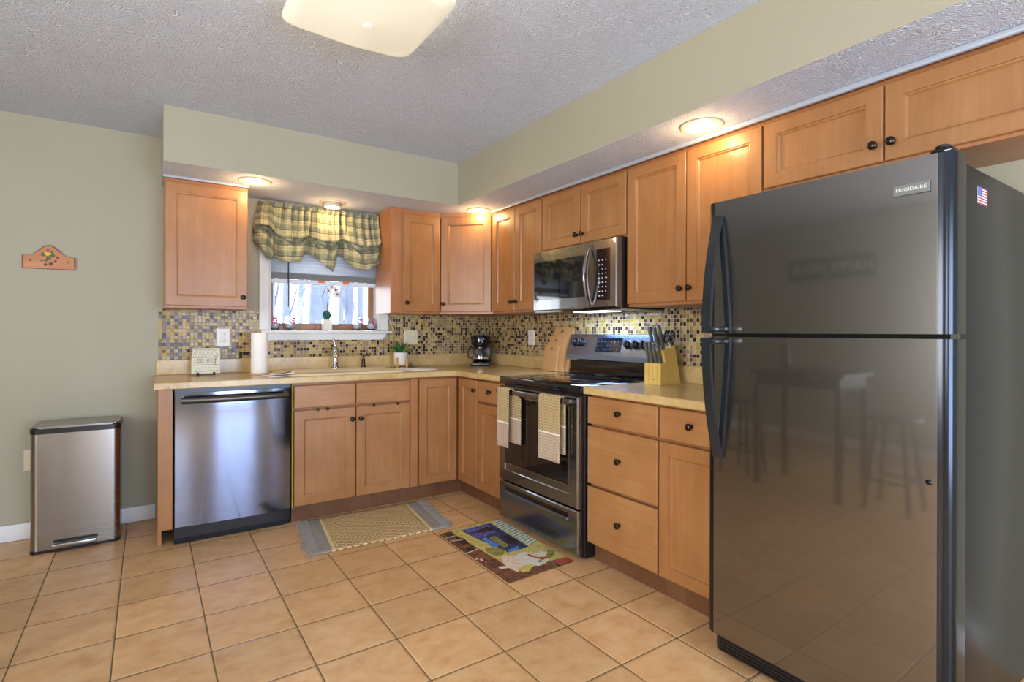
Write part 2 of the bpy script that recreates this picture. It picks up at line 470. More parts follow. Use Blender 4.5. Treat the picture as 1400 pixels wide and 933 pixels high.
class MB:
    def __init__(s, M_=None):
        s.bm = bmesh.new()
        s.M = M_ or Matrix.Identity(4)
        s.mi = 0
        s.uvl = None
    def _v(s, p):
        return s.bm.verts.new(s.M @ Vector(p))
    def _f(s, vs):
        try:
            f = s.bm.faces.new(vs)
            f.material_index = s.mi
            return f
        except ValueError:
            return None
    def box(s, x0, x1, y0, y1, z0, z1, bev=0.0, seg=1):
        vs = [s._v((x, y, z)) for x in (x0, x1) for y in (y0, y1) for z in (z0, z1)]
        fs = [s._f([vs[i] for i in q]) for q in ((0, 1, 3, 2), (4, 6, 7, 5), (0, 4, 5, 1), (2, 3, 7, 6), (0, 2, 6, 4), (1, 5, 7, 3))]
        if bev > 0:
            es = list({e for f in fs for e in f.edges})
            r = bmesh.ops.bevel(s.bm, geom=es, offset=bev, segments=seg, affect='EDGES', profile=0.5, clamp_overlap=True)
            for f in r['faces']:
                f.material_index = s.mi
        return s
    def lathe(s, prof, c=(0, 0, 0), axis='z', seg=20, cap=True):
        c = Vector(c)
        def pt(r, h, a):
            x, y = r * math.cos(a), r * math.sin(a)
            return c + {'z': Vector((x, y, h)), 'y': Vector((x, h, y)), 'x': Vector((h, x, y)), 'w': Vector((x, y, h))}[axis]
        rings = []
        for r, h in prof:
            if r < 1e-6:
                rings.append([s._v(pt(0, h, 0))])
            else:
                rings.append([s._v(pt(r, h, 2 * PI * k / seg)) for k in range(seg)])
        for a, b in zip(rings, rings[1:]):
            for k in range(seg):
                k2 = (k + 1) % seg
                if len(a) == 1 and len(b) == 1:
                    continue
                if len(a) == 1:
                    s._f([a[0], b[k2], b[k]])
                elif len(b) == 1:
                    s._f([a[k], a[k2], b[0]])
                else:
                    s._f([a[k], a[k2], b[k2], b[k]])
        if cap:
            for rg in (rings[0], rings[-1]):
                if len(rg) > 2:
                    s._f(rg)
        return s
    def tube(s, pts, r, seg=8, flat=None, closed=False):
        """round (or flat = (rx, ry) elliptical) tube through points; r may be a list"""
        pts = [Vector(p) for p in pts]
        n = len(pts)
        rs = r if isinstance(r, (list, tuple)) else [r] * n
        rings = []
        up = None
        for i, p in enumerate(pts):
            if closed:
                d = pts[(i + 1) % n] - pts[i - 1]
            else:
                d = pts[min(i + 1, n - 1)] - pts[max(i - 1, 0)]
            d.normalize()
            if up is None:
                up = Vector((0, 0, 1)) if abs(d.z) < 0.9 else Vector((1, 0, 0))
            sd = d.cross(up).normalized()
            up = sd.cross(d).normalized()
            ring = []
            for k in range(seg):
                a = 2 * PI * k / seg
                fx, fy = flat or (1, 1)
                ring.append(s._v(p + sd * (math.cos(a) * rs[i] * fx) + up * (math.sin(a) * rs[i] * fy)))
            rings.append(ring)
        pairs = list(zip(rings, rings[1:]))
        if closed:
            pairs.append((rings[-1], rings[0]))
        for a, b in pairs:
            for k in range(seg):
                k2 = (k + 1) % seg
                s._f([a[k], a[k2], b[k2], b[k]])
        if not closed:
            s._f(rings[0]); s._f(rings[-1])
        return s
    def prism(s, poly, w0, w1, bev=0.0):
        """polygon in local (u, v) pushed from w0 to w1"""
        a = [s._v((x, y, w0)) for x, y in poly]
        b = [s._v((x, y, w1)) for x, y in poly]
        n = len(poly)
        fs = [s._f(a[::-1]), s._f(b)]
        for k in range(n):
            fs.append(s._f([a[k], a[(k + 1) % n], b[(k + 1) % n], b[k]]))
        if bev > 0:
            es = list({e for f in fs[:2] if f for e in f.edges})
            r = bmesh.ops.bevel(s.bm, geom=es, offset=bev, segments=1, affect='EDGES', clamp_overlap=True)
        return s
    def rings(s, x0, x1, y0, y1, prof):
        """concentric rectangles: prof of (inset, w); last one filled - raised and recessed panels"""
        rs = []
        for ins, w in prof:
            rs.append([s._v((x, y, w)) for x, y in ((x0 + ins, y0 + ins), (x1 - ins, y0 + ins), (x1 - ins, y1 - ins), (x0 + ins, y1 - ins))])
        s._f(rs[0][::-1])
        for a, b in zip(rs, rs[1:]):
            for k in range(4):
                s._f([a[k], a[(k + 1) % 4], b[(k + 1) % 4], b[k]])
        s._f(rs[-1])
        return s
    def grid(s, fn, nu, nv, closed_u=False, thick=0.0):
        """surface from fn(u, v) -> (x, y, z), with UV = (u, v) or fn returns (p, (u, v))"""
        if s.uvl is None:
            s.uvl = s.bm.loops.layers.uv.new('UVMap')
        V, UV = [], []
        for i in range(nu + 1):
            row, ruv = [], []
            for j in range(nv + 1):
                res = fn(i / nu, j / nv)
                p, q = res if isinstance(res[0], (tuple, Vector, list)) else (res, (i / nu, j / nv))
                row.append(s._v(p)); ruv.append(q)
            V.append(row); UV.append(ruv)
        for i in range(nu):
            for j in range(nv):
                f = s._f([V[i][j], V[i + 1][j], V[i + 1][j + 1], V[i][j + 1]])
                if f:
                    for l, (a, b) in zip(f.loops, ((i, j), (i + 1, j), (i + 1, j + 1), (i, j + 1))):
                        l[s.uvl].uv = UV[a][b]
        return s
    def build(s, name, mats, parent=None, smooth=True, angle=32, recalc=True, solid=0.0, sub=0, props=None, origin=None):
        if recalc:
            bmesh.ops.recalc_face_normals(s.bm, faces=s.bm.faces)
        base = Vector((0, 0, 0))
        p = parent
        while p is not None:
            base = base + Vector(p.location)
            p = p.parent
        if parent is None and origin is not None:
            base = Vector(origin)
        for v in s.bm.verts:
            v.co -= base
        me = bpy.data.meshes.new(name)
        s.bm.to_mesh(me)
        s.bm.free()
        if not isinstance(mats, (list, tuple)):
            mats = [mats]
        for mm in mats:
            me.materials.append(M[mm] if isinstance(mm, str) else mm)
        if smooth:
            me.shade_smooth()
            me.set_sharp_from_angle(angle=math.radians(angle))
        o = bpy.data.objects.new(name, me)
        COL.objects.link(o)
        if parent is not None:
            o.parent = parent
        elif origin is not None:
            o.location = origin
        if solid:
            md = o.modifiers.new('solidify', 'SOLIDIFY'); md.thickness = solid; md.offset = 0
        if sub:
            md = o.modifiers.new('subsurf', 'SUBSURF'); md.levels = sub; md.render_levels = sub
        for k, v in (props or {}).items():
            o[k] = v
        return o

def thing(name, label, cat, loc=(0, 0, 0), group=None):
    o = bpy.data.objects.new(name, None)
    o.empty_display_size = 0.05
    COL.objects.link(o)
    o.location = loc
    o['label'] = label
    o['category'] = cat
    if group:
        o['group'] = group
    return o

def tag(o, label, cat, group=None, kind=None):
    o['label'] = label
    o['category'] = cat
    if group:
        o['group'] = group
    if kind:
        o['kind'] = kind
    return o

def struct(o):
    o['kind'] = 'structure'
    return o

def dup(root, delta, label, group=None):
    """a copy of a thing with copies of its parts and sub-parts"""
    r = root.copy(); COL.objects.link(r)
    r.location = Vector(root.location) + Vector(delta)
    r['label'] = label
    if group:
        r['group'] = group
    for ch in list(root.children):
        c = ch.copy(); COL.objects.link(c); c.parent = r
        for g in list(ch.children):
            d = g.copy(); COL.objects.link(d); d.parent = c
    return r

def text_mesh(name, body, size, Mx, mat, parent, depth=0.0006, align='CENTER', shear=0.0, spacing=1.0):
    """lettering as a mesh lying in the (u, v) plane of Mx"""
    cu = bpy.data.curves.new(name, 'FONT')
    cu.body = body
    cu.size = size
    cu.align_x = align
    cu.align_y = 'CENTER'
    cu.extrude = depth
    cu.shear = shear
    cu.space_character = spacing
    cu.resolution_u = 3
    tmp = bpy.data.objects.new(name + '_tmp', cu)
    COL.objects.link(tmp)
    dg = bpy.context.evaluated_depsgraph_get()
    me = bpy.data.meshes.new_from_object(tmp.evaluated_get(dg))
    bpy.data.objects.remove(tmp)
    bpy.data.curves.remove(cu)
    me.transform(Mx)
    base = Vector((0, 0, 0))
    p = parent
    while p is not None:
        base = base + Vector(p.location)
        p = p.parent
    me.transform(Matrix.Translation(-base))
    me.materials.clear()
    me.materials.append(M[mat])
    me.name = name
    o = bpy.data.objects.new(name, me)
    COL.objects.link(o)
    o.parent = parent
    return o

# ------------------------------------------------------------------ the room
XB0, XB1 = -1.80, -0.99          # sink window opening
ZB0, ZB1 = 1.205, 2.02
def wall_with_holes(name, mat, a0, a1, z0, z1, holes, mk):
    """boxes around rectangular holes (a0, a1, z0, z1) along the wall"""
    mb = MB()
    xs = sorted({a0, a1, *[h[0] for h in holes], *[h[1] for h in holes]})
    for p, q in zip(xs, xs[1:]):
        hs = [h for h in holes if h[0] <= p and h[1] >= q]
        zs = z0
        for h in hs:
            if h[2] > zs:
                mb.box(*mk(p, q, zs, h[2]))
            zs = h[3]
        if z1 > zs:
            mb.box(*mk(p, q, zs, z1))
    bmesh.ops.remove_doubles(mb.bm, verts=mb.bm.verts, dist=1e-5)
    return struct(mb.build(name, mat, smooth=False))
wall_with_holes('wall_back', 'wall', XL, 0.16, 0, CEIL, [(XB0, XB1, ZB0, ZB1)], lambda p, q, z, w: (p, q, 0.0, 0.16, z, w))
wall_with_holes('wall_right', 'wall', YR, 0.0, 0, CEIL, [], lambda p, q, z, w: (0.0, 0.16, p, q, z, w))
wall_with_holes('wall_left', 'wall', YR, 0.0, 0, CEIL, [(-5.1, -2.9, 0.6, 2.1)], lambda p, q, z, w: (XL - 0.16, XL, p, q, z, w))
wall_with_holes('wall_rear', 'wall', XL - 0.16, 0.16, 0, CEIL, [(-4.6, -3.2, 0.75, 2.05), (-2.2, -0.5, 0.05, 2.06)], lambda p, q, z, w: (p, q, YR - 0.16, YR, z, w))
struct(MB().box(XL - 0.16, 0.16, YR - 0.16, 0.16, -0.08, 0.0).build('floor', 'floor', smooth=False))
struct(MB().box(XL - 0.16, 0.16, YR - 0.16, 0.16, CEIL, CEIL + 0.08).build('ceiling', 'ceiling', smooth=False))

# soffit round two walls: painted faces, textured underside
SD, SB, SXL = 0.627, 2.127, -2.443
s = MB()
poly = [(SXL, -0.0005), (SXL, -SD), (-SD, -SD), (-SD, YR + .001), (-0.0005, YR + .001), (-0.0005, -0.0005)]
top = [s._v((x, y, CEIL - .0005)) for x, y in poly]
bot = [s._v((x, y, SB)) for x, y in poly]
s._f(top)
s.mi = 1; s._f(bot); s.mi = 0
for k in range(6):
    s._f([top[k], top[(k + 1) % 6], bot[(k + 1) % 6], bot[k]])
struct(s.build('trim_soffit', ['wall', 'ceiling'], smooth=False))
# narrow pale moulding where the wall cabinets meet the soffit
struct(MB().box(-0.3495, -0.331, -5.0, -0.63, 2.104, SB - .0005, 0.006, 2).build('trim_cabinet_right', 'moulding'))
struct(MB().box(-2.44, -1.978, -0.345, -0.331, 2.11, SB - .0005, 0.004, 2).build('trim_cabinet_left', 'moulding'))

# glass mosaic on the walls above the counter splash
mz = 1.352
s = MB()
s.box(-2.455, -1.8685, -0.006, -0.0004, 1.0108, mz - .012)
s.box(-1.8685, -0.9205, -0.006, -0.0004, 1.0108, 1.139)
s.box(-0.9205, -0.0004, -0.006, -0.0004, 1.0108, mz - .012)
struct(s.build('trim_mosaic_back', 'mosaic', smooth=False))
s = MB()
s.box(-0.006, -0.0004, -1.2535, -0.0065, 1.0108, 1.334)
s.box(-0.006, -0.0004, -2.0215, -1.2535, 0.80, 1.334)
s.box(-0.006, -0.0004, -2.90, -2.0215, 1.0108, 1.334)
struct(s.build('trim_mosaic_right', 'mosaic', smooth=False))

# baseboards
def baseboard(name, x0, x1, y0, y1):
    struct(MB().box(x0, x1, y0, y1, 0.0005, 0.095, 0.005, 2).build(name, 'trim_paint'))
baseboard('baseboard_back', XL + .001, -2.468, -0.016, -0.0005)
baseboard('baseboard_right', -0.016, -0.0005, YR + .001, -3.7)
baseboard('baseboard_left', XL + .0005, XL + .016, YR + .001, -0.02)

# rear patio door (behind the camera, seen only in reflections); left and rear windows added for fill
def rear_frame(name, mk, a0, a1, z0, z1, nm):
    mb = MB()
    t = 0.05
    for p, q, z, w in ((a0, a1, z0, z0 + t), (a0, a1, z1 - t, z1), (a0, a0 + t, z0, z1), (a1 - t, a1, z0, z1)):
        mb.box(*mk(p, q, z, w))
    for k in range(1, nm):
        c = a0 + (a1 - a0) * k / nm
        mb.box(*mk(c - t / 2, c + t / 2, z0, z1))
    return struct(mb.build(name, 'white_paint', smooth=False))
rear_frame('door_1', lambda p, q, z, w: (p, q, YR - .05, YR - .005, z, w), -2.2, -0.5, 0.05, 2.06, 2)
rear_frame('fill_window_left', lambda p, q, z, w: (XL - .05, XL - .005, p, q, z, w), -5.1, -2.9, 0.6, 2.1, 2)
rear_frame('fill_window_rear', lambda p, q, z, w: (p, q, YR - .05, YR - .005, z, w), -4.6, -3.2, 0.75, 2.05, 1)

# sink window: casing, stool and apron, jamb, wooden sash, pane
win = struct(thing('window_1', 'white cased sink window with brown wooden sash over a snowy wood', 'window', (-1.395, 0, ZB0)))
s = MB()
c = 0.067
s.box(XB0 - c, XB0, -0.020, -0.0005, ZB0 + .001, ZB1 + c, 0.004)
s.box(XB1, XB1 + c, -0.020, -0.0005, ZB0 + .001, ZB1 + c, 0.004)
s.box(XB0, XB1, -0.020, -0.0005, ZB1, ZB1 + c, 0.004)
s.build('casing', 'white_paint', win)
s = MB()
s.box(XB0 - c - .015, XB1 + c + .022, -0.055, -0.0007, ZB0 - .022, ZB0, 0.006, 2)
s.box(XB0 + .001, XB1 - .001, -0.0007, 0.159, ZB0 - .022 + .023, ZB0 + .003)
s.build('sill', 'white_paint', win)
s = MB()
s.prism([(XB0 - .02, 0.0), (XB1 + .02, 0.0), (XB1 + .055, .048), (XB0 - .055, .048)], 0.0005, 0.020)
for v in s.bm.verts:
    x, y, z = v.co
    v.co = Vector((x, -z, ZB0 - .0705 + y))
s.build('apron', 'white_paint', win)
s = MB()
s.box(XB0 + .0005, XB0 + .012, -0.0005, 0.159, ZB0 + .0035, ZB1 - .0005)
s.box(XB1 - .012, XB1 - .0005, -0.0005, 0.159, ZB0 + .0035, ZB1 - .0005)
s.box(XB0 + .012, XB1 - .012, -0.0005, 0.159, ZB1 - .012, ZB1 - .0005)
s.build('jamb', 'white_paint', win)
s = MB()
y0, y1 = 0.105, 0.14
s.box(XB0 + .0125, XB0 + .045, y0, y1, ZB0 + .0035, ZB1 - .0125, .004)
s.box(XB1 - .055, XB1 - .0125, y0, y1, ZB0 + .0035, ZB1 - .0125, .004)
s.box(XB0 + .045, XB1 - .055, y0, y1, ZB0 + .0035, ZB0 + .052, .004)
s.box(XB0 + .045, XB1 - .055, y0, y1, 1.60, 1.64, .004)
s.box(XB0 + .045, XB1 - .055, y0, y1, ZB1 - .05, ZB1 - .0125, .004)
s.box(-1.40 - .055, -1.40 + .03, y0 - .012, y0, ZB0 + .0035, ZB0 + .04, .004)
sash = s.build('sash', 'sash_wood', win)
MB().box(XB0 + .04, XB1 - .05, 0.120, 0.124, ZB0 + .045, ZB1 - .045).build('pane', 'pane', sash, smooth=False)

# outside: snow and trees
struct(MB().box(-16, 14, 0.4, 40, -0.5, -0.35).build('ground_snow', 'snow', smooth=False))
rt = random.Random(3)
for k in range(15):
    ty = (4.5, 8.5, 13.0)[k % 3] + rt.uniform(-.4, .4)
    tx = CAM.x + (ty - CAM.y) * math.tan(0.16 + 0.33 * (k + rt.uniform(.3, .7)) / 15)
    r = rt.uniform(.05, .11)
    tr = thing('forest_tree', 'bare tree trunk in the snowy woods outside the sink window', 'tree', (tx, ty, -0.35), 'bare trees outside the window')
    ln = rt.uniform(-.25, .25)
    mb = MB().tube([(tx, ty, -.36), (tx + ln * .3, ty, 2), (tx + ln * .8, ty, 5), (tx + ln, ty, 8)], [r * 1.2, r, r * .8, r * .5], 9)
    mb.build('trunk', 'bark', tr)
    for q in range(4):
        h = 1.2 + q * 1.1 + rt.uniform(-.3, .3)
        a = rt.uniform(0, 2 * PI)
        L = rt.uniform(.25, .42)
        bx = tx + ln * (h + .35) / 8.35
        MB().tube([(bx, ty, h), (bx + L * .5 * math.cos(a), ty + L * .5 * math.sin(a), h + .5), (bx + L * math.cos(a), ty + L * math.sin(a), h + 1.3)], [r * .35, r * .25, r * .08], 5).build('branch', 'bark', tr)

# ------------------------------------------------------------------ cabinets
def door_mesh(Mx, u0, u1, v0, v1, w=0.0, t=0.019, stile=0.056):
    g = 0.0022
    mb = MB(Mx)
    mb.rings(u0 + g, u1 - g, v0 + g, v1 - g,
             [(0, w), (0, w + t - .003), (.003, w + t), (stile - .001, w + t), (stile, w + t - .005), (stile + .005, w + t - .0055), (stile + .012, w + t - .012)])
    return mb
def slab_mesh(Mx, u0, u1, v0, v1, w=0.0, t=0.019):
    g = 0.0022
    return MB(Mx).rings(u0 + g, u1 - g, v0 + g, v1 - g, [(0, w), (0, w + t - .004), (.004, w + t)])
def knob(Mx, u, v, parent, w=0.019):
    mb = MB(Mx @ Matrix.Translation((u, v, w)))
    mb.lathe([(.0, 0), (.009, 0), (.008, .003), (.0055, .008), (.0055, .013), (.012, .017), (.0155, .021), (.0150, .026), (.009, .030), (0, .031)], seg=16, cap=False)
    return mb.build('knob', 'bronze', parent, angle=60)
def door(Mx, u0, u1, v0, v1, parent, kn=None, name='door', mat='maple', stile=.056):
    d = door_mesh(Mx, u0, u1, v0, v1, stile=stile).build(name, mat, parent, smooth=False)
    if kn:
        knob(Mx, kn[0], kn[1], d)
    return d
def drawer(Mx, u0, u1, v0, v1, parent, kn=None, name='drawer_front'):
    d = slab_mesh(Mx, u0, u1, v0, v1).build(name, 'maple_h', parent, smooth=False)
    if kn:
        knob(Mx, kn[0], kn[1], d)
    return d

UB, UD0, UD1, UT = 1.337, 1.350, 2.092, SB - .001     # wall cabinet heights
FB = frame(0, -0.3105, 0, 'back')      # door plane of the back wall cabinets (u = x, v = z)
FR = frame(-0.3105, 0, 0, 'right')     # u = -y
WG = 'maple wall cabinets under the soffit'

t = thing('wall_cabinet', 'single door maple wall cabinet left of the sink window', 'cabinet', (-2.206, 0, UB), WG)
MB().box(-2.431, -1.982, -0.310, -0.0005, UB, UT, .001).build('body', 'maple_side', t, smooth=False)
door(FB, -2.430, -1.983, UD0, UD1, t, (-2.011, 1.412))

t = thing('wall_cabinet', 'single door maple wall cabinet right of the sink window', 'cabinet', (-.82, 0, UB), WG)
MB().box(-1.020, -0.612, -0.310, -0.0005, UB, UT, .001).build('body', 'maple_side', t, smooth=False)
s = slab_mesh(FB, -1.020, -.932, UD0 - .013, UD1 + .03, t=.002).build('face_frame', 'maple_side', t, smooth=False)
door(FB, -.928, -.618, UD0, UD1, t, (-.902, 1.415))

t = thing('wall_cabinet', 'diagonal maple wall cabinet across the corner', 'cabinet', (-.2, -.2, UB), WG)
s = MB()
poly = [(-.6105, -.0005), (-.6105, -.310), (-.310, -.6105), (-.0005, -.6105), (-.0005, -.0005)]
s.prism(poly, UB, UT)
s.build('body', 'maple_side', t, smooth=False)
FD = frame(-.6105, -.3105, 0, 'diag')
door(FD, .010, .416, UD0, UD1, t, (.036, 1.415))

t = thing('wall_cabinet', 'narrow two door maple wall cabinet between the corner cabinet and the microwave', 'cabinet', (-.15, -.93, UB), WG)
MB().box(-.310, -.0005, -1.2515, -.6115, UB, UT, .001).build('body', 'maple_side', t, smooth=False)
door(FR, .630, .932, UD0, UD1, t, (.906, 1.415))
door(FR, .934, 1.248, UD0, UD1, t, (.960, 1.415))

t = thing('wall_cabinet', 'short two door maple wall cabinet directly above the microwave', 'cabinet', (-.15, -1.64, 1.73), WG)
MB().box(-.310, -.0005, -2.0215, -1.2525, 1.728, UT, .001).build('body', 'maple_side', t, smooth=False)
door(FR, 1.255, 1.637, 1.737, UD1, t, (1.611, 1.795))
door(FR, 1.639, 2.020, 1.737, UD1, t, (1.665, 1.795))

t = thing('wall_cabinet', 'tall two door maple wall cabinet between the microwave and the refrigerator', 'cabinet', (-.15, -2.42, UB), WG)
MB().box(-.310, -.0005, -2.8125, -2.0225, UB, UT, .001).build('body', 'maple_side', t, smooth=False)
door(FR, 2.025, 2.417, UD0, UD1, t, (2.391, 1.415))
door(FR, 2.419, 2.810, UD0, UD1, t, (2.445, 1.415))

t = thing('wall_cabinet', 'wide short two door maple wall cabinet above the refrigerator', 'cabinet', (-.15, -3.27, 1.805), WG)
MB().box(-.310, -.0005, -3.7315, -2.8135, 1.802, UT, .001).build('body', 'maple_side', t, smooth=False)
door(FR, 2.816, 3.271, 1.812, UD1, t, (3.243, 1.875))
door(FR, 3.273, 3.729, 1.812, UD1, t, (3.301, 1.875))

# base cabinets
BT, BD0, BD1, DR0 = 0.8755, 0.108, 0.705, 0.716
LB = frame(0, -0.6005, 0, 'back')
LR = frame(-0.6005, 0, 0, 'right')
BG = 'maple base cabinets under the worktops'
t = thing('end_panel', 'maple end panel standing left of the dishwasher', 'panel', (-2.43, -.3, 0))
MB().box(-2.465, -2.446, -0.555, -0.0175, 0.0005, BT, .001).build('side_panel', 'maple_side', t, smooth=False)
MB().box(-2.465, -2.397, -0.620, -0.556, 0.102, BT, .001).build('front_stile', 'maple', t, smooth=False)

t = thing('sink_base_cabinet', 'two door maple base cabinet under the sink, with two false drawer fronts', 'cabinet', (-1.37, -.3, 0), BG)
MB().box(-1.766, -.9925, -0.586, -0.001, 0.100, BT, .001).build('body', 'maple_side', t, smooth=False)
MB().box(-1.772, -1.7665, -0.612, -0.30, 0.100, BT).build('edge_strip', 'yellow_edge', t, smooth=False, props={'label': 'raw yellowish edge strip'})
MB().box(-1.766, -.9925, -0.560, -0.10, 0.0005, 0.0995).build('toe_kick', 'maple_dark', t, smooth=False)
drawer(LB, -1.763, -1.377, DR0, .860, t, name='false_front')
drawer(LB, -1.375, -.995, DR0, .860, t, name='false_front')
for u0, u1, ku, hk in ((-1.763, -1.377, -1.405, (-1.62, -1.56)), (-1.375, -.995, -1.349, (-1.255, -1.085))):
    d = door(LB, u0, u1, BD0, BD1, t, (ku, .625))
    for h in hk:
        MB(LB).box(h - .009, h + .009, BD1 - .012, BD1 + .007, 0.0192, .024, .002).build('latch_hook', 'bronze', d, smooth=False)

t = thing('corner_base_cabinet', 'maple corner base cabinet with a folding two leaf door', 'cabinet', (-.3, -.3, 0), BG)
s = MB()
s.prism([(-.9915, -.0005), (-.9915, -.586), (-.586, -.586), (-.586, -.899), (-.0005, -.899), (-.0005, -.0005)], 0.1, BT)
s.build('body', 'maple_side', t, smooth=False)
s = MB()
s.prism([(-.9915, -.1), (-.9915, -.560), (-.560, -.560), (-.560, -.899), (-.1, -.899), (-.1, -.1)], 0.0005, 0.0995)
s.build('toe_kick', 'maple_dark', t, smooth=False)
slab_mesh(LB, -.9915, -.929, .102, BT - .001, t=.010).build('filler_strip', 'maple_side', t, smooth=False)
door(LB, -.925, -.623, BD0, .862, t, name='door_leaf')
door(LR, .624, .897, BD0, .862, t, (.876, .790), name='door_leaf')

t = thing('base_cabinet', 'narrow maple base cabinet left of the range, one drawer over one door', 'cabinet', (-.3, -1.07, 0), BG)
MB().box(-.586, -.001, -1.2505, -.9005, 0.100, BT, .001).build('body', 'maple_side', t, smooth=False)
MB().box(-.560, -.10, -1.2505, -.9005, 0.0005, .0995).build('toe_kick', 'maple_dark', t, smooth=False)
drawer(LR, .902, 1.248, DR0, .862, t, (1.075, .795))
door(LR, .902, 1.248, BD0, BD1, t)

t = thing('drawer_cabinet', 'maple base cabinet of three drawers right of the range', 'cabinet', (-.3, -2.26, 0), BG)
MB().box(-.586, -.001, -2.4955, -2.0255, 0.100, BT, .001).build('body', 'maple_side', t, smooth=False)
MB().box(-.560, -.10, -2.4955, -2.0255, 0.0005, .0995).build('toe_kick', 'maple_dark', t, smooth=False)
drawer(LR, 2.027, 2.492, .722, .866, t, (2.26, .800))
drawer(LR, 2.027, 2.492, .412, .712, t, (2.26, .570))
drawer(LR, 2.027, 2.492, .106, .401, t, (2.26, .260))

t = thing('base_cabinet', 'maple base cabinet beside the refrigerator, one drawer over one door', 'cabinet', (-.3, -2.67, 0), BG)
MB().box(-.586, -.001, -2.853, -2.4965, 0.100, BT, .001).build('body', 'maple_side', t, smooth=False)
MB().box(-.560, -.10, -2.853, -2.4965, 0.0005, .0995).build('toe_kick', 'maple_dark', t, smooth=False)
drawer(LR, 2.499, 2.850, .722, .866, t, (2.674, .800))
door(LR, 2.499, 2.850, .106, .712, t)

# worktops with their low splash
CT0, CT1 = .8765, .9142
def worktop(name, label, poly, splash, loc):
    t = thing(name, label, 'countertop', loc)
    s = MB()
    s.prism(poly, CT0, CT1, 0.004)
    s.build('slab', 'counter', t, smooth=False)
    s = MB()
    for b in splash:
        s.box(*b, .003)
    s.build('splash', 'counter', t, smooth=False)
    return t
worktop('worktop', 'long L-shaped beige laminate worktop holding the sink', [(-2.484, -.0005), (-2.484, -.644), (-.644, -.644), (-.644, -1.2505), (-.0005, -1.2505), (-.0005, -.0005)],
        [(-2.468, -.021, -.020, -.0007, CT1 + .0003, 1.010), (-.020, -.0007, -1.2505, -.0007, CT1 + .0003, 1.010)], (-1.2, -.3, CT0))
worktop('worktop', 'short beige laminate worktop between the range and the refrigerator', [(-.644, -2.0255), (-.644, -2.856), (-.0005, -2.856), (-.0005, -2.0255)],
        [(-.020, -.0007, -2.856, -2.0255, CT1 + .0003, 1.010)], (-.3, -2.45, CT0))

# ------------------------------------------------------------------ dishwasher
t = thing('dishwasher', 'stainless dishwasher with a bar handle under the worktop', 'dishwasher', (-2.09, -.3, 0))
MB().box(-2.388, -1.781, -0.590, -0.05, 0.035, .872).build('tub', 'black_plastic', t, smooth=False)
s = MB()
def dwf(u, v):
    x = -2.386 + .602 * u
    z = .106 + .744 * v
    b = .020 * (1 - (2 * u - 1) ** 2)
    return (x, -0.612 - b, z)
s.grid(dwf, 24, 10)
ring = [e for e in s.bm.edges if e.is_boundary]
r = bmesh.ops.extrude_edge_only(s.bm, edges=ring)
for v in [g for g in r['geom'] if isinstance(g, bmesh.types.BMVert)]:
    v.co.y = -0.5915
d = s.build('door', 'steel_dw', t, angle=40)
s = MB()
pts = [(-2.352 + .540 * k / 14, -0.668 - .014 * math.sin(PI * k / 14), .812 - .000 * k) for k in range(15)]
s.tube([(-2.352, -.618, .812)] + pts + [(-1.812, -.618, .812)], .0135, 12, flat=(.8, 1.35))
s.build('handle', 'handle_metal', d, angle=50)
s = MB()
s.box(-2.388, -1.783, -0.585, -.560, 0.004, .094, .003)
tk = s.build('toe_panel', 'case_black', t, smooth=False)
for x in (-2.36, -1.80):
    MB().lathe([(.0, -.5875), (.006, -.5875), (.006, -.584)], (x, 0, .05), 'y', 10).build('screw', 'bronze', tk)

# ------------------------------------------------------------------ range
RY0, RY1 = -2.0205, -1.2525     # right and left side
RG = frame(-0.645, 0, 0, 'right')
t = thing('range', 'black stainless electric range with a smooth glass cooktop', 'stove', (-.33, -1.636, 0))
MB().box(-.625, -.03, RY0 + .002, RY1 - .002, .012, .872, .002).build('body', 'black_plastic', t, smooth=False)
for y in (RY0 + .05, RY1 - .05):
    for x in (-.58, -.08):
        MB().lathe([(.015, .0005), (.015, .0125)], (x, y, 0), 'z', 10).build('foot', 'black_plastic', t)
s = MB()
s.box(-.662, -.028, RY0 + .0005, RY1 - .0005, .873, .917, .007, 2)
top = s.build('cooktop', 'cooktop', t, angle=40)
for x, y, r in ((-.48, -1.43, .10), (-.48, -1.84, .085), (-.22, -1.43, .075), (-.22, -1.84, .10)):
    for rr_ in (r, r * .6):
        MB().lathe([(rr_ - .002, .9172), (rr_ - .002, .9176), (rr_, .9176), (rr_, .9172)], (x, y, 0), 'z', 40, cap=False).build('burner_ring', 'burner', top)

# oven door with window and bar handle
DM = frame(-.640, 0, 0, 'right')
s = MB(DM)
a0, a1 = 1.258, 2.006
s.rings(a0, a1, .272, .858, [(0, -.014), (0, .020), (.006, .026), (.066, .026), (.070, .022), (.071, .0215)])
dr = s.build('oven_door', 'range_steel', t, smooth=False)
s = MB(DM)
s.rings(1.322, 1.934, .385, .800, [(0, .022), (0, .027), (.003, .0285)])
s.build('oven_window', 'oven_glass', dr, smooth=False)
s = MB(DM)
for q in (1.321, 1.935):
    s.box(q - .0025, q + .0025, .383, .802, .0262, .0295)
for q in (.384, .801):
    s.box(1.3185, 1.9375, q - .0025, q + .0025, .0262, .0295)
s.build('window_trim', 'nickel', dr, smooth=False)
s = MB(DM)
s.box(1.285, 1.985, .818, .850, .060, .074, .005, 2)
s.box(1.285, 1.312, .822, .846, .0262, .062, .003)
s.box(1.958, 1.985, .822, .846, .0262, .062, .003)
s.build('handle', 'range_steel', dr, angle=40)
s = MB(DM)
s.rings(a0, a1, .034, .262, [(0, -.014), (0, .018), (.006, .024), (.02, .024)])
dw = s.build('storage_drawer', 'range_steel', t, smooth=False)
s = MB(DM)
s.box(1.325, 1.925, .212, .236, .0242, .0256)
s.build('pull_recess', 'black_gloss', dw, smooth=False)
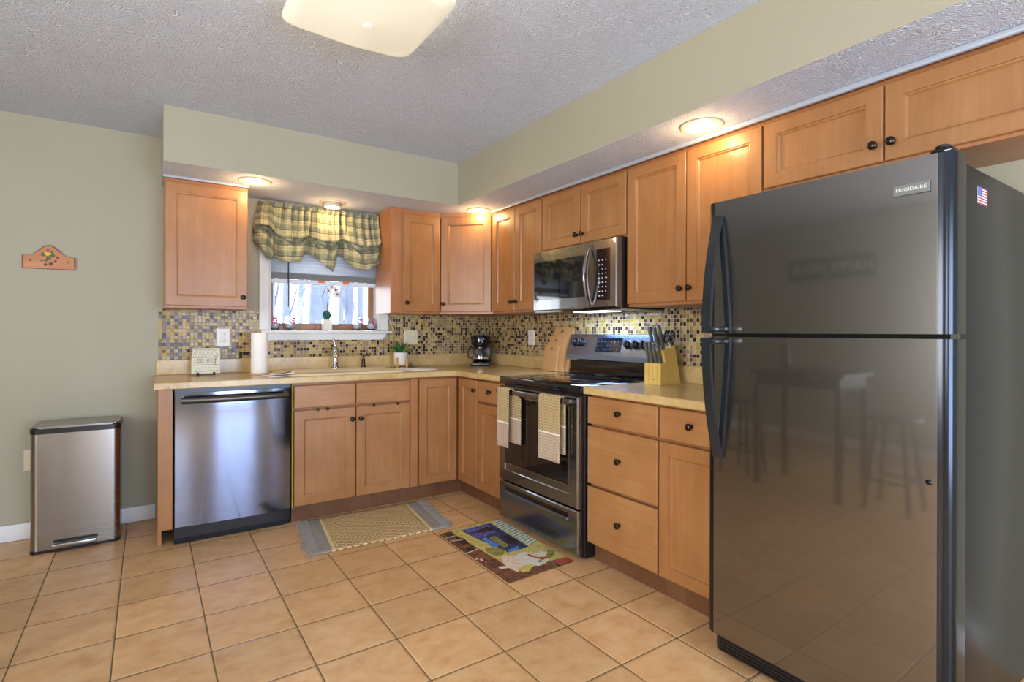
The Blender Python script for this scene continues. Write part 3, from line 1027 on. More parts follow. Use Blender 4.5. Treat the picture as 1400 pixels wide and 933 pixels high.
s = MB(DM)
s.prism([(1.325, .198), (1.925, .198), (1.918, .213), (1.332, .213)], .0242, .031)
s.build('pull_lip', 'range_bright', dw, smooth=False)
s = MB(DM)
for k in range(8):
    s.box(1.87 + .008 * k, 1.874 + .008 * k, .046, .051, .0242, .0246)
s.build('badge_lettering', 'badge', dw, smooth=False)
# backguard
s = MB()
def bg_poly(pts, y0, y1, mb):
    a = [mb._v((x, y0, z)) for x, z in pts]
    b = [mb._v((x, y1, z)) for x, z in pts]
    mb._f(a); mb._f(b[::-1])
    n = len(pts)
    for k in range(n):
        mb._f([a[k], a[(k + 1) % n], b[(k + 1) % n], b[k]])
s = MB()
bg_poly([(-.028, .9175), (-.085, .9175), (-.085, .935), (-.075, .955), (-.075, 1.010), (-.028, 1.010)], RY0 + .004, RY1 - .004, s)
s.build('backguard_base', 'black_gloss', t, smooth=False)
s = MB()
bg_poly([(-.026, 1.0105), (-.105, 1.0105), (-.112, 1.018), (-.112, 1.048), (-.072, 1.182), (-.026, 1.186)], RY0 + .002, RY1 - .002, s)
bgd = s.build('backguard', 'range_bright', t, smooth=False)
# control face runs from (-.112, 1.048) to (-.072, 1.182)
fv = Vector((.040, 0, .134)).normalized()
CM = Matrix(((0, fv.x, -fv.z, -.112), (-1, 0, 0, 0), (0, fv.z, fv.x, 1.048), (0, 0, 0, 1)))
s = MB(CM)
s.box(1.535, 1.755, .025, .118, .0003, .003, .001)
dp = s.build('display', 'display', bgd, smooth=False)
s = MB(CM)
for i in range(7):
    for j in range(3):
        if (i * 3 + j) % 4 != 3:
            s.box(1.548 + .029 * i, 1.556 + .029 * i, .038 + .026 * j, .041 + .026 * j, .0032, .0035)
s.build('legend', 'badge', dp, smooth=False)
s = MB(CM)
for k in range(7):
    s.box(1.615 + .009 * k, 1.620 + .009 * k, .008, .014, .0002, .0006)
s.build('badge_lettering', 'slot', bgd, smooth=False)
for u in (1.325, 1.385, 1.815, 1.880, 1.945):
    s = MB(CM @ Matrix.Translation((u, .082 if u < 1.5 else .075, 0)))
    s.lathe([(0, .0003), (.030, .0003), (.029, .005), (.024, .007), (.022, .026), (.019, .029), (0, .029)], seg=20, cap=False)
    s.box(-.005, .005, -.023, .023, .024, .036, .002)
    s.build('knob', 'black_plastic', bgd, angle=45)

# ------------------------------------------------------------------ over-the-range microwave
t = thing('microwave', 'black stainless microwave hung over the range', 'microwave', (-.2, -1.637, 1.322))
MB().box(-.365, -.002, -2.018, -1.256, 1.327, 1.7275, .003).build('body', 'black_plastic', t, smooth=False)
MM = frame(-.3655, 0, 0, 'right')
s = MB(MM)
s.rings(1.256, 2.016, 1.335, 1.722, [(0, .0), (0, .026), (.006, .034), (.02, .034)])
fc = s.build('door', 'black_steel', t, smooth=False)
s = MB(MM)
s.box(1.268, 1.795, 1.405, 1.650, .0342, .0362, .001)
s.build('window', 'micro_glass', fc, smooth=False)
s = MB(MM)
s.box(1.860, 1.968, 1.378, 1.668, .0342, .0362, .001)
kp = s.build('control_panel', 'display', fc, smooth=False)
s = MB(MM)
rk = random.Random(5)
for j in range(9):
    for i in range(3):
        if rk.random() < .88:
            w_ = rk.choice((.006, .009, .012))
            s.box(1.878 + .028 * i, 1.878 + .028 * i + w_, 1.400 + .025 * j, 1.406 + .025 * j, .0363, .0366)
s.build('key_legend', 'letter', kp, smooth=False)
s = MB(MM)
n = 18
pts = [(1.815 + .004 * math.sin(PI * k / n), 1.352 + .345 * k / n, .036 + .046 * math.sin(PI * k / n) ** .8) for k in range(n + 1)]
s.tube(pts, [.010 + .006 * math.sin(PI * k / n) for k in range(n + 1)], 12, flat=(.7, 1.3))
s.build('handle', 'black_steel', fc, angle=60)
s = MB(MM)
s.box(1.258, 2.014, 1.3235, 1.334, .0, .020)
s.build('vent_lip', 'black_gloss', t, smooth=False)
MB().box(-.26, -.12, -1.78, -1.50, 1.3235, 1.3268).build('lamp_lens', 'hood_bulb', t, smooth=False)
la = area('hood_lamp', (-.19, -1.637, 1.318), (0, 0, 0), .10, .45, 7.0, (.48, .68, 1.0))

# ------------------------------------------------------------------ refrigerator
FY0, FY1 = -3.612, -2.872
FX = -.795
t = thing('refrigerator', 'large black stainless top freezer refrigerator at the right', 'refrigerator', (-.42, -3.256, 0))
MB().box(-.700, -.045, FY0 + .022, FY1 - .016, .025, 1.672, .006, 2).build('case', 'case_black', t, angle=25)
for y in (FY0 + .08, FY1 - .08):
    for x in (-.64, -.10):
        MB().lathe([(.02, .0005), (.02, .026)], (x, y, 0), 'z', 10).build('foot', 'black_plastic', t)
def fdoor(name, z0, z1):
    """flat front, rounded vertical edges (profile in plan), capped ends"""
    mb = MB()
    prof = [(-.703, FY1)]
    R = .034
    for k in range(9):
        a = PI / 2 * k / 8
        prof.append((FX + R - R * math.sin(a), FY1 - R + R * math.cos(a)))
    for f in (.004, .1, .2, .3, .4, .5, .6, .7, .8, .9, .996):
        prof.append((FX - .003 * math.sin(PI * f), FY1 - R + (FY0 + 2 * R - FY1) * f))
    for k in range(9):
        a = PI / 2 * k / 8
        prof.append((FX + R - R * math.cos(a), FY0 + R - R * math.sin(a)))
    prof.append((-.703, FY0))
    lv = [(z0 + .006, .0), (z0 + .006, .0), (z1 - .006, 0)]
    A = [mb._v((x, y, z0)) for x, y in prof]
    B = [mb._v((x, y, z1)) for x, y in prof]
    n = len(prof)
    mb._f(A); mb._f(B[::-1])
    for k in range(n):
        f = mb._f([A[k], A[(k + 1) % n], B[(k + 1) % n], B[k]])
        ym = (prof[k][1] + prof[(k + 1) % n][1]) / 2
        if ym < FY0 + R * .98 or ym > FY1 - R * .98 or k == n - 1:
            f.material_index = 1
    return mb.build(name, ['black_steel', 'fridge_edge'], t, angle=35)
fz = fdoor('freezer_door', 1.194, 1.672)
fr = fdoor('fridge_door', .098, 1.181)
MB().box(-.775, -.703, FY0 + .012, FY1 - .012, 1.1815, 1.1935).build('door_gasket', 'black_gloss', t, smooth=False)
s = MB()
s.box(-.760, -.700, FY0 + .03, FY1 - .02, .018, .088, .01, 2)
for k in range(5):
    s.box(-.7625, -.760, FY0 + .05, FY1 - .04, .026 + .012 * k, .032 + .012 * k)
s.build('base_grille', 'black_plastic', t, angle=30)
s = MB()
s.box(-.775, -.690, FY0 + .008, FY0 + .060, 1.6725, 1.690, .008, 2)
s.lathe([(.018, 1.690), (.018, 1.696), (.012, 1.700), (0, 1.700)], (-.755, FY0 + .035, 0), 'z', 14, cap=False)
s.build('hinge_cover', 'black_gloss', t, angle=40)
def fhandle(par, zt, zb):
    """bowed strap: zt = tip lying on the door, zb = end at the gap, standing off the door"""
    mb = MB()
    n = 16
    outer, inner = [], []
    for k in range(n + 1):
        f = k / n
        z = zt + (zb - zt) * f
        off = .064 * math.sin(PI / 2 * min(1, f * 1.1)) ** .85 + .006
        outer.append((FX - off, FY1 - .056 + .002 * f, z))
    def strap(pts, wy, th):
        rings = []
        for x, y, z in pts:
            rings.append([mb._v((x - th, y + wy, z)), mb._v((x - th, y - wy, z)), mb._v((x + th, y - wy, z)), mb._v((x + th, y + wy, z))])
        mb._f(rings[0]); mb._f(rings[-1])
        for a, b in zip(rings, rings[1:]):
            for k in range(4):
                mb._f([a[k], a[(k + 1) % 4], b[(k + 1) % 4], b[k]])
    strap(outer, .017, .007)
    base = [(FX - .003, FY1 - .060 - .034 * (k / n) ** .8, zt + (zb - zt) * k / n) for k in range(n + 1)]
    strap(base, .009, .006)
    sg = 1 if zb > zt else -1
    x0 = FX - .074
    zz = sorted((zb - sg * .004, zb - sg * .022))
    mb.box(x0, FX - .001, FY1 - .100, FY1 - .038, zz[0], zz[1], .003)
    es = [e for e in mb.bm.edges if e.calc_length() > .02 and False]
    return mb.build('handle', 'black_handle', par, angle=50)
fhandle(fz, 1.618, 1.196)
fhandle(fr, .745, 1.179)
PM = frame(FX - .0028, 0, 0, 'right')
s = MB(PM)
s.box(3.478, 3.562, 1.574, 1.604, .0, .004, .001)
bd = s.build('badge', 'badge', fz, smooth=False)
text_mesh('badge_lettering', 'FRIGIDAIRE', .0135, PM @ Matrix.Translation((3.520, 1.589, .0045)), 'letter', bd, depth=.0003, spacing=1.05)
MB(PM).lathe([(0, .003), (.006, .002), (.008, -.002)], (3.560, .800, 0), seg=12, cap=False).build('plug_button', 'black_gloss', fr)

# flag sticker on the refrigerator side
t = thing('flag_magnet', 'small flag magnet with stars and stripes on the refrigerator side', 'magnet', (-.50, FY0 + .0215, 1.58))
SM_ = frame(0, FY0 + .0215, 0, 'back')
fx0, fx1, fz0, fz1 = -.537, -.455, 1.572, 1.622
def flag_box(name, mat, bs):
    s = MB(SM_)
    for b in bs:
        s.box(*b)
    s.build(name, mat, t, smooth=False)
# flag hangs with its stripes running sideways; blue canton at top left
flag_box('flag_field', 'flag_white', [(fx0, fx1, fz0, fz1, .0003, .0015)])
h = (fz1 - fz0) / 13
flag_box('flag_stripes', 'red', [(fx0, fx1, fz0 + h * k, fz0 + h * (k + 1), .0016, .0018) for k in range(0, 13, 2)])
flag_box('flag_canton', 'blue', [(fx0, fx0 + .034, fz1 - 7 * h, fz1, .0019, .0021)])
st = []
for i in range(4):
    for j in range(5):
        cx, cz = fx0 + .005 + .008 * i, fz1 - .004 - .0048 * j
        st.append((cx - .0011, cx + .0011, cz - .0011, cz + .0011, .0022, .0023))
flag_box('flag_stars', 'flag_white', st)

# ------------------------------------------------------------------ step bin
t = thing('trash_can', 'brushed steel rectangular step bin against the wall', 'trash can', (-2.83, -.18, 0))
def rrect(x0, x1, y0, y1, r, n=6):
    pts = []
    for cx, cy, a0 in ((x1 - r, y1 - r, 0), (x0 + r, y1 - r, PI / 2), (x0 + r, y0 + r, PI), (x1 - r, y0 + r, 1.5 * PI)):
        for k in range(n + 1):
            a = a0 + PI / 2 * k / n
            pts.append((cx + r * math.cos(a), cy + r * math.sin(a)))
    return pts
bx0, bx1, by0, by1 = -3.030, -2.640, -.325, -.030
MB().prism(rrect(bx0, bx1, by0, by1, .035), .016, .640).build('shell', 'steel', t, angle=20)
MB().prism(rrect(bx0 - .002, bx1 + .002, by0 - .002, by1 + .002, .037), .0005, .0155).build('base_ring', 'black_plastic', t, angle=20)
MB().prism(rrect(bx0 - .003, bx1 + .003, by0 - .003, by1 + .003, .038), .6405, .668, .003).build('lid_rim', 'black_plastic', t, angle=20)
lid = MB().prism(rrect(bx0 + .004, bx1 - .004, by0 + .004, by1 - .004, .033), .6685, .678, .003).build('lid', 'steel', t, angle=20)
s = MB()
s.box(-2.935, -2.745, by0 - .030, by0 - .0005, .022, .046, .004, 2)
pd = s.build('pedal', 'steel', t, angle=40)
MB().box(-2.930, -2.740, by0 - .004, by0 - .0005, .048, .062).build('pedal_slot', 'black_plastic', t, smooth=False)
MB().box(-2.930, -2.750, by0 - .028, by0 - .002, .010, .0215).build('pedal_underside', 'black_plastic', pd, smooth=False)

# ------------------------------------------------------------------ wall plaque, electrical plates
t = thing('wall_plaque', 'arched wooden plaque with painted fruit hung on the wall', 'plaque', (-2.99, 0, 1.60))
BW = frame(0, -.0005, 0, 'back')
pl = []
for k in range(41):
    f = k / 40
    z = 1.630 + .066 * (.5 - .5 * math.cos(2 * PI * min(max((f - .10) / .80, 0), 1)))
    pl.append((-3.107 + .237 * f, z))
poly = [(-3.107, 1.556), (-2.870, 1.556)] + pl[::-1]
s = MB(BW)
s.prism(poly, 0, .014, .002)
pb = s.build('board', 'plaque_wood', t, smooth=False)
s = MB(BW)
def edge_strip(mb, p, width, w0, w1):
    n = len(p)
    cx = sum(a for a, b in p) / n; cy = sum(b for a, b in p) / n
    q = [(a + (cx - a) * width / max(.01, math.hypot(a - cx, b - cy)), b + (cy - b) * width / max(.01, math.hypot(a - cx, b - cy))) for a, b in p]
    A = [mb._v((a, b, w1)) for a, b in p]; B = [mb._v((a, b, w1)) for a, b in q]
    for k in range(n):
        mb._f([A[k], A[(k + 1) % n], B[(k + 1) % n], B[k]])
edge_strip(s, poly, .0055, .014, .0145)
s.build('painted_border', 'paint_red', pb, smooth=False)
def dots(mb, cs, seg=10):
    for x, y, r in cs:
        mb.lathe([(r, .0143), (r * .8, .0160), (0, .0166)], (x, y, 0), 'w', seg, cap=False)
cx, cz = -2.990, 1.632
for nm, mt, cs in (('painted_leaves', 'green_dot', [(cx - .024, cz + .008, .011), (cx + .018, cz + .004, .010), (cx, cz - .012, .012), (cx - .012, cz - .026, .008), (cx + .014, cz + .022, .008)]),
                   ('painted_fruit', 'yellow_dot', [(cx - .006, cz + .010, .010), (cx + .006, cz + .014, .008), (cx - .014, cz + .016, .007)]),
                   ('painted_berries', 'paint_red', [(cx + .04, cz - .008, .007), (cx - .004, cz + .034, .006), (cx + .03, cz - .03, .007), (cx - .03, cz - .03, .005), (cx + .01, cz - .045, .010), (cx - .014, cz - .05, .008), (cx - .08, cz - .03, .005), (cx + .085, cz - .03, .005)])):
    s = MB(BW); dots(s, cs); s.build(nm, mt, pb)

def plate(name, label, Mx, u0, u1, v0, v1, kind, mat='white_plastic'):
    t = thing(name, label, 'outlet' if kind == 'outlet' else 'switch', tuple(Mx @ Vector(((u0 + u1) / 2, v0, 0))))
    s = MB(Mx); s.rings(u0, u1, v0, v1, [(0, 0), (0, .003), (.004, .006)])
    s.build('cover_plate', mat, t, smooth=False)
    uc, vc = (u0 + u1) / 2, (v0 + v1) / 2
    if kind == 'outlet':
        for dv in (-.020, .020):
            s = MB(Mx); s.box(uc - .017, uc + .017, vc + dv - .014, vc + dv + .014, .0061, .0085, .003)
            f = s.build('socket', mat, t, smooth=False)
            s = MB(Mx)
            for du in (-.0065, .0065):
                s.box(uc + du - .0013, uc + du + .0013, vc + dv - .004, vc + dv + .006, .0086, .0089)
            s.lathe([(.0025, .0086), (.0025, .0089)], (uc, vc + dv - .009, 0), 'w', 8)
            s.build('slots', 'slot', f, smooth=False)
    else:
        n = 2 if kind == 'double' else 1
        for k in range(n):
            du = (-.023 + .046 * k) if n == 2 else 0
            s = MB(Mx); s.box(uc + du - .006, uc + du + .006, vc - .012, vc + .012, .0061, .008, .001)
            f = s.build('switch_surround', mat, t, smooth=False)
            s = MB(Mx); s.box(uc + du - .004, uc + du + .004, vc - .002, vc + .010, .0081, .016, .001)
            s.build('toggle', mat, f, smooth=False)
    return t
TB = frame(0, -.0062, 0, 'back')
TR_ = frame(-.0062, 0, 0, 'right')
plate('outlet', 'white wall outlet on the mosaic above the framed picture tile', TB, -2.130, -2.047, 1.092, 1.216, 'outlet')
plate('light_switch', 'almond double switch plate on the mosaic behind the succulent', TB, -.783, -.664, 1.092, 1.210, 'double', 'almond_plastic')
plate('outlet', 'white wall outlet on the mosaic between the coffee maker and the cutting boards', TR_, .662, .742, 1.094, 1.214, 'outlet')
plate('outlet', 'almond wall outlet low on the wall behind the step bin', frame(0, -.0006, 0, 'back'), -3.098, -3.018, .390, .512, 'outlet', 'almond_plastic')

# ------------------------------------------------------------------ ceiling light and recessed lights
lc = (-1.86, -2.22)
t = thing('ceiling_light', 'square frosted glass ceiling light, switched on', 'ceiling light', (lc[0], lc[1], CEIL))
s = MB(); s.box(lc[0] - .14, lc[0] + .14, lc[1] - .14, lc[1] + .14, CEIL - .05, CEIL - .0005, .01)
s.build('ceiling_pan', 'white_paint', t, smooth=False)
s = MB()
H = .252
def shade(u, v):
    a, b = 2 * u - 1, 2 * v - 1
    # rounded square outline
    k = max(abs(a), abs(b))
    n = 9.0
    if k > 0:
        e = (abs(a / k) ** n + abs(b / k) ** n) ** (-1 / n)
        x, y = a * e * 1.0, b * e
    else:
        x = y = 0
    d = 2.335 - .020 * math.cos(min(1, math.hypot(x, y)) * PI / 2) - .012 * max(0, 1 - math.hypot(x, y)) + .022 * max(0, k - .86) / .14
    return (lc[0] + H * x, lc[1] + H * y, d)
s.grid(shade, 40, 40)
s.build('glass_shade', 'lamp_glass', t, solid=.005, angle=60)
s = MB(); s.lathe([(0, 2.292), (.012, 2.294), (.016, 2.300), (.010, 2.306), (.004, 2.310), (.004, CEIL - .051)], (lc[0], lc[1], 0), 'z', 16, cap=False)
s.build('finial', 'lamp_glass', t)
lp = bpy.data.lights.new('ceiling_lamp', 'POINT'); lp.energy = 5; lp.color = (1, .93, .70); lp.shadow_soft_size = .05
o = bpy.data.objects.new('ceiling_lamp', lp); COL.objects.link(o); o.location = (lc[0], lc[1], 2.365)

def can(x, y, label, power, rot=(0, 0, 0), drop=0.0):
    t = thing('recessed_light', label, 'recessed light', (x, y, SB), 'recessed lights in the soffit')
    s = MB()
    s.lathe([(.062, SB - .0007), (.092, SB - .0007), (.092, SB - .004), (.075, SB - .009), (.062, SB - .006)], (x, y, 0), 'z', 32, cap=False)
    s.build('trim_ring', 'can_ring', t, angle=50)
    s = MB()
    if drop:
        s.lathe([(.060, SB - .003), (.060, SB - drop), (.055, SB - drop - .004), (.050, SB - drop), (.050, SB - .004)], (x, y, 0), 'z', 28, cap=False)
        s.build('baffle', 'can_ring', t, angle=50)
        s = MB()
        s.lathe([(0, SB - drop - .010), (.030, SB - drop - .008), (.047, SB - drop + .002)], (x, y, 0), 'z', 24, cap=False)
    else:
        s.lathe([(0, SB - .008), (.030, SB - .0075), (.060, SB - .004)], (x, y, 0), 'z', 28, cap=False)
    s.build('bulb', 'bulb', t, angle=60)
    lp_ = bpy.data.lights.new('recessed_lamp', 'POINT')
    lp_.energy, lp_.color, lp_.shadow_soft_size = power, WARM, .03
    lo = bpy.data.objects.new('recessed_lamp', lp_); COL.objects.link(lo); lo.location = (x, y, SB - drop - .045)
can(-1.965, -.475, 'recessed downlight in the soffit in front of the left wall cabinet', 3.6)
can(-1.41, -.178, 'recessed downlight with a dropped collar over the sink window valance', 2.4, drop=.030)
can(-.425, -.585, 'recessed downlight in the soffit corner before the diagonal cabinet', 3.6)
can(-.455, -2.60, 'recessed downlight in the soffit before the tall cabinet', 3.6)

# ------------------------------------------------------------------ valance and blind
t = thing('window_valance', 'green and cream plaid balloon valance over the sink window', 'curtain', (-1.38, -.08, 2.10))
VX0, VX1 = -1.868, -.895
VT = 2.103
# outline of the hem and of the fold under the pleated heading, as (x, z); four gathers pull the cloth up
HEM = [(-1.911, 1.824), (-1.881, 1.786), (-1.839, 1.724), (-1.82, 1.692), (-1.785, 1.708), (-1.772, 1.763), (-1.758, 1.714), (-1.727, 1.691), (-1.671, 1.687), (-1.606, 1.696), (-1.586, 1.745), (-1.557, 1.756), (-1.532, 1.771), (-1.507, 1.734), (-1.447, 1.687), (-1.382, 1.634), (-1.361, 1.684), (-1.339, 1.766), (-1.299, 1.778), (-1.277, 1.735), (-1.263, 1.709), (-1.194, 1.664), (-1.115, 1.67), (-1.006, 1.738), (-0.992, 1.823), (-0.962, 1.821), (-0.918, 1.886), (-0.905, 1.962)]
FOLD = [(-1.913, 1.929), (-1.845, 1.932), (-1.815, 1.924), (-1.78, 1.893), (-1.745, 1.862), (-1.625, 1.862), (-1.543, 1.889), (-1.493, 1.860), (-1.39, 1.853), (-1.302, 1.889), (-1.248, 1.862), (-1.157, 1.844), (-1.053, 1.862), (-0.985, 1.925), (-0.940, 1.972), (-0.903, 1.989)]
GX = (-1.772, -1.540, -1.305, -0.988)
def along(pts, x):
    for (xa, za), (xb, zb) in zip(pts, pts[1:]):
        if x <= xb:
            f = min(1, max(0, (x - xa) / (xb - xa)))
            return za + (zb - za) * f
    return pts[-1][1]
def soft(pts, x, r=.007):
    return sum(along(pts, x + d) for d in (-r, -r / 2, 0, r / 2, r)) / 5
WL, WR = -1.911, -.905
def near(x):
    g = min(GX, key=lambda q: abs(x - q))
    return abs(x - g), x - g
def yside(u):
    e = min(u, 1 - u)
    return .050 * max(0, 1 - e / .05) ** 2
def upper(u, v):
    xt = -1.876 + (-.908 + 1.876) * u
    xf = WL + (WR - WL) * u
    f = v ** .8
    x = xt + (xf - xt) * f
    zf = soft(FOLD, xf)
    d, sd = near(xf)
    k = min(1, d / .07) ** .7
    pl = math.sin(u * 2 * PI * 19 + 1.4 * math.sin(u * 23)) * .021 * (1 - .6 * v) + math.sin(u * 2 * PI * 43 + 2) * .005 * (1 - v)
    head = .014 * math.sin(min(1, v / .16) * PI)          # rod pocket stands forward, then a nip under it
    y = -.062 + pl - head - (.018 + .080 * k) * v ** 1.6 + .022 * math.exp(-(d / .012) ** 2) * v + yside(u)
    y += .010 * (1 - k) * math.sin(v * PI * 3)
    z = VT + (zf - VT) * v + .010 * math.sin(u * 2 * PI * 19 + .6) * max(0, 1 - v / .12)
    if v > .9:
        z -= .010 * k * (v - .9) / .1
    return ((x, y, z), (u * 1.3, .26 * v))
def lower(u, v):
    x = WL + (WR - WL) * u
    a, b = soft(FOLD, x) + .012, soft(HEM, x)
    b = min(b, a - .03)
    z = a + (b - a) * v
    d, sd = near(x)
    k = min(1, d / .075) ** .8
    r = math.hypot(sd, .9 * (a - z) + .004)
    ang = math.atan2(sd, (a - z) + .01)
    rad = .021 * math.sin(ang * 11 + sd * 20) * math.exp(-r / .16) * min(1, r / .03)
    swag = .008 * math.sin(v * 13 - 1.2 * k) * k
    y = -.050 - .080 * k * math.sin(PI * min(1, .02 + .80 * v)) + .022 * math.exp(-(d / .012) ** 2) + rad + swag + .010 * (1 - k) + yside(u)
    return ((x, y, z), (u * 1.3, .30 + 1.1 * (a - z)))
s = MB(); s.grid(upper, 240, 30)
s.build('pleated_heading', 'plaid', t, solid=.002, angle=180, recalc=False)
s = MB(); s.grid(lower, 240, 30)
s.build('balloon_swags', 'plaid', t, solid=.002, angle=180, recalc=False)
s = MB()
s.box(VX0 + .01, VX1 - .01, -.062, -.046, 2.080, 2.098, .003)
s.box(VX0 + .01, VX0 + .022, -.062, -.0205, 2.080, 2.098)
s.box(VX1 - .022, VX1 - .01, -.062, -.0205, 2.080, 2.098)
s.build('curtain_rod', 'blind_grey', t, smooth=False)

t = thing('window_blind', 'raised white horizontal blind inside the sink window', 'blind', (-1.395, .05, 1.56))
bx0_, bx1_ = XB0 + .016, XB1 - .018
MB().box(bx0_, bx1_, .030, .080, ZB1 - .055, ZB1 - .013, .002).build('headrail', 'blind', t, smooth=False)
for k in range(15):
    z = 1.640 + .0235 * k
    s = MB()
    s.grid(lambda u, v, z=z: (bx0_ + (bx1_ - bx0_) * u, .038 + .026 * v, z + .006 * math.sin(PI * v) + .036 * (v - .5)), 1, 6)
    s.build('slat', 'blind', t, solid=.0012, angle=180)
s = MB()
for k in range(9):
    s.box(bx0_, bx1_, .029, .073, 1.5825 + .0050 * k, 1.5855 + .0050 * k)
s.build('slat_stack', 'blind_grey', t, smooth=False)  # grey paints in the shade on the white slats above the rail
br = MB().box(bx0_, bx1_, .027, .076, 1.548, 1.578, .004).build('bottom_rail', 'blind', t, smooth=False)
for x in (-1.432, -1.248):
    MB().box(x - .024, x + .024, .0225, .0268, 1.560, 1.580, .001).build('clip', 'clip', br, smooth=False, props={'label': 'orange clip'})
MB().tube([(-1.667, .020, 1.98), (-1.668, .018, 1.6), (-1.668, .016, 1.375)], .0045, 6).build('tilt_wand', 'wand', t)
MB().tube([(-1.005, .02, 1.9), (-1.000, -.022, 1.56), (-.975, -.028, 1.43), (-.925, -.030, 1.30), (-.895, -.062, 1.205), (-.888, -.058, 1.19)], .0022, 5).build('lift_cord', 'cord', t)

# ------------------------------------------------------------------ on the window sill
def tumbler(x, y, label, dx, dang):
    z = ZB0 + .0032
    t = thing('stemless_glass', label, 'glass', (x, y, z), 'painted stemless glasses on the window sill')
    s = MB()
    prof = [(0, 0), (.022, 0), (.030, .012), (.037, .035), (.037, .055), (.031, .100), (.0295, .100), (.0350, .055), (.0350, .036), (.028, .014), (.018, .006), (0, .005)]
    s.lathe([(r, h + z) for r, h in prof], (x, y, 0), 'z', 28, cap=False)
    s.build('bowl', 'glass', t, angle=60)
    s = MB()
    s.lathe([(r_ * .985, h_ + z) for r_, h_ in ((.0335, .047), (.0335, .0355), (.0265, .0155), (.018, .0085), (0, .0075))], (x, y, 0), 'z', 28, cap=False)
    s.build('frosted_base', 'frost', t, angle=60, props={'label': 'frosted pale lower bowl'})
    for nm, mt, sg, k in (('painted_flower', 'pink', 1, 1.0), ('painted_vine', 'paint_grey', -1, .8)):
        s = MB()
        for q in range(6):
            a = dang + sg * .35 + .30 * math.cos(q * PI / 3) * k
            hz = .066 + .019 * math.sin(q * PI / 3) * k
            r = .0372
            c0 = Vector((x + r * math.cos(a), y + r * math.sin(a), z + hz))
            s.lathe([(0, -.003), (.0075 * k, 0), (0, .003)], c0, 'y', 8, cap=False)
        s.build(nm, mt, t)
    return t
tumbler(-1.755, .035, 'clear stemless glass with a pink painted flower at the left end of the sill', 0, -2.1)
tumbler(-1.652, .035, 'clear stemless glass second from the left on the sill, left of the orchid', 0, -1.2)
tumbler(-1.158, .035, 'clear stemless glass just right of the orchid on the sill', 0, -1.0)
tumbler(-1.046, .035, 'clear stemless glass with a pink painted flower at the right end of the sill', 0, -1.75)

ox, oy = -1.390, .030
t = thing('potted_orchid', 'white orchid in a square white pot on the window sill', 'plant', (ox, oy, ZB0 + .0032))
s = MB(); s.box(ox - .032, ox + .032, oy - .032, oy + .032, ZB0 + .0032, ZB0 + .082, .003)
s.build('pot', 'white_ceramic', t, smooth=False)
s = MB()
for a0, L, w in ((.2, .075, .034), (2.4, .07, .034), (1.4, .082, .036), (-1.3, .07, .03)):
    dx, dy = math.cos(a0), math.sin(a0)
    def lf(u, v, dx=dx, dy=dy, L=L, w=w):
        wd = w * math.sin(PI * min(.97, .12 + .88 * u)) ** .7
        r = .022 * u
        return (ox + dx * r - dy * (v - .5) * 2 * wd * .9, oy + dy * r + dx * (v - .5) * 2 * wd * .3, ZB0 + .080 + L * u * (1 - .15 * u) + .006 * abs(v - .5))
    s.grid(lf, 10, 6)
s.build('leaves', 'orchid_leaf', t, solid=.003, angle=180)
st = [(ox, oy, ZB0 + .08), (ox + .003, oy, ZB0 + .19), (ox + .010, oy - .003, ZB0 + .265), (ox + .032, oy - .006, ZB0 + .295), (ox + .065, oy - .008, ZB0 + .288)]
MB().tube(st, .0028, 6).build('stem', 'stem', t)
for fx_, fz_, sz in ((.030, .330, .030), (.072, .275, .032), (.005, .300, .022), (.060, .308, .024)):
    s = MB()
    c0 = Vector((ox + fx_, oy - .010, ZB0 + fz_))
    for k in range(5):
        a = 2 * PI * k / 5 + .3 + fx_ * 20
        def pt(u, v, a=a):
            r = sz * u
            w = sz * .42 * math.sin(PI * (.1 + .86 * u)) * (v - .5) * 2
            return (c0.x + math.cos(a) * r - math.sin(a) * w, c0.y - .006 * math.sin(PI * u) - .003, c0.z + math.sin(a) * r + math.cos(a) * w)
        s.grid(pt, 6, 4)
    fl = s.build('flower', 'petal', t, solid=.001, angle=180)
    s = MB(); s.lathe([(0, -.018), (.006, -.012), (.007, -.006), (0, -.002)], c0, 'y', 8, cap=False)
    s.build('flower_centre', 'petal_dark', fl)

# ------------------------------------------------------------------ sink, faucet, dispenser
ZC = CT1 + .0004
t = thing('kitchen_sink', 'beige drop-in sink set in the worktop under the window', 'sink', (-1.39, -.33, ZC))
s = MB()
out = rrect(-1.785, -1.005, -.585, -.045, .05)
inn = rrect(-1.745, -1.045, -.545, -.150, .06)
o1 = [s._v((x, y, ZC)) for x, y in out]
o2 = [s._v((x + (.006 if x < -1.39 else -.006), y + (.006 if y < -.3 else -.006), ZC + .011)) for x, y in out]
i1 = [s._v((x, y, ZC + .010)) for x, y in inn]
i2 = [s._v((x * .97 - 1.39 * .03, y * .97 - .35 * .03, ZC + .002)) for x, y in inn]
n = len(out)
for a, b in ((o1, o2), (o2, i1), (i1, i2)):
    for k in range(n):
        s._f([a[k], a[(k + 1) % n], b[(k + 1) % n], b[k]])
s._f(i2)
s.build('basin', 'sink', t, angle=50)
fx_, fy_ = -1.363, -.095
zf = ZC + .0112
t = thing('faucet', 'chrome single handle kitchen faucet behind the sink', 'faucet', (fx_, fy_, zf))
s = MB(); s.lathe([(0, zf), (.034, zf), (.034, zf + .006), (.028, zf + .012), (.022, zf + .022), (.0215, zf + .10), (.024, zf + .108), (.026, zf + .128), (.021, zf + .146), (.012, zf + .158), (.012, zf + .170), (0, zf + .172)], (fx_, fy_, 0), 'z', 24, cap=False)
s.build('body', 'chrome', t, angle=50)
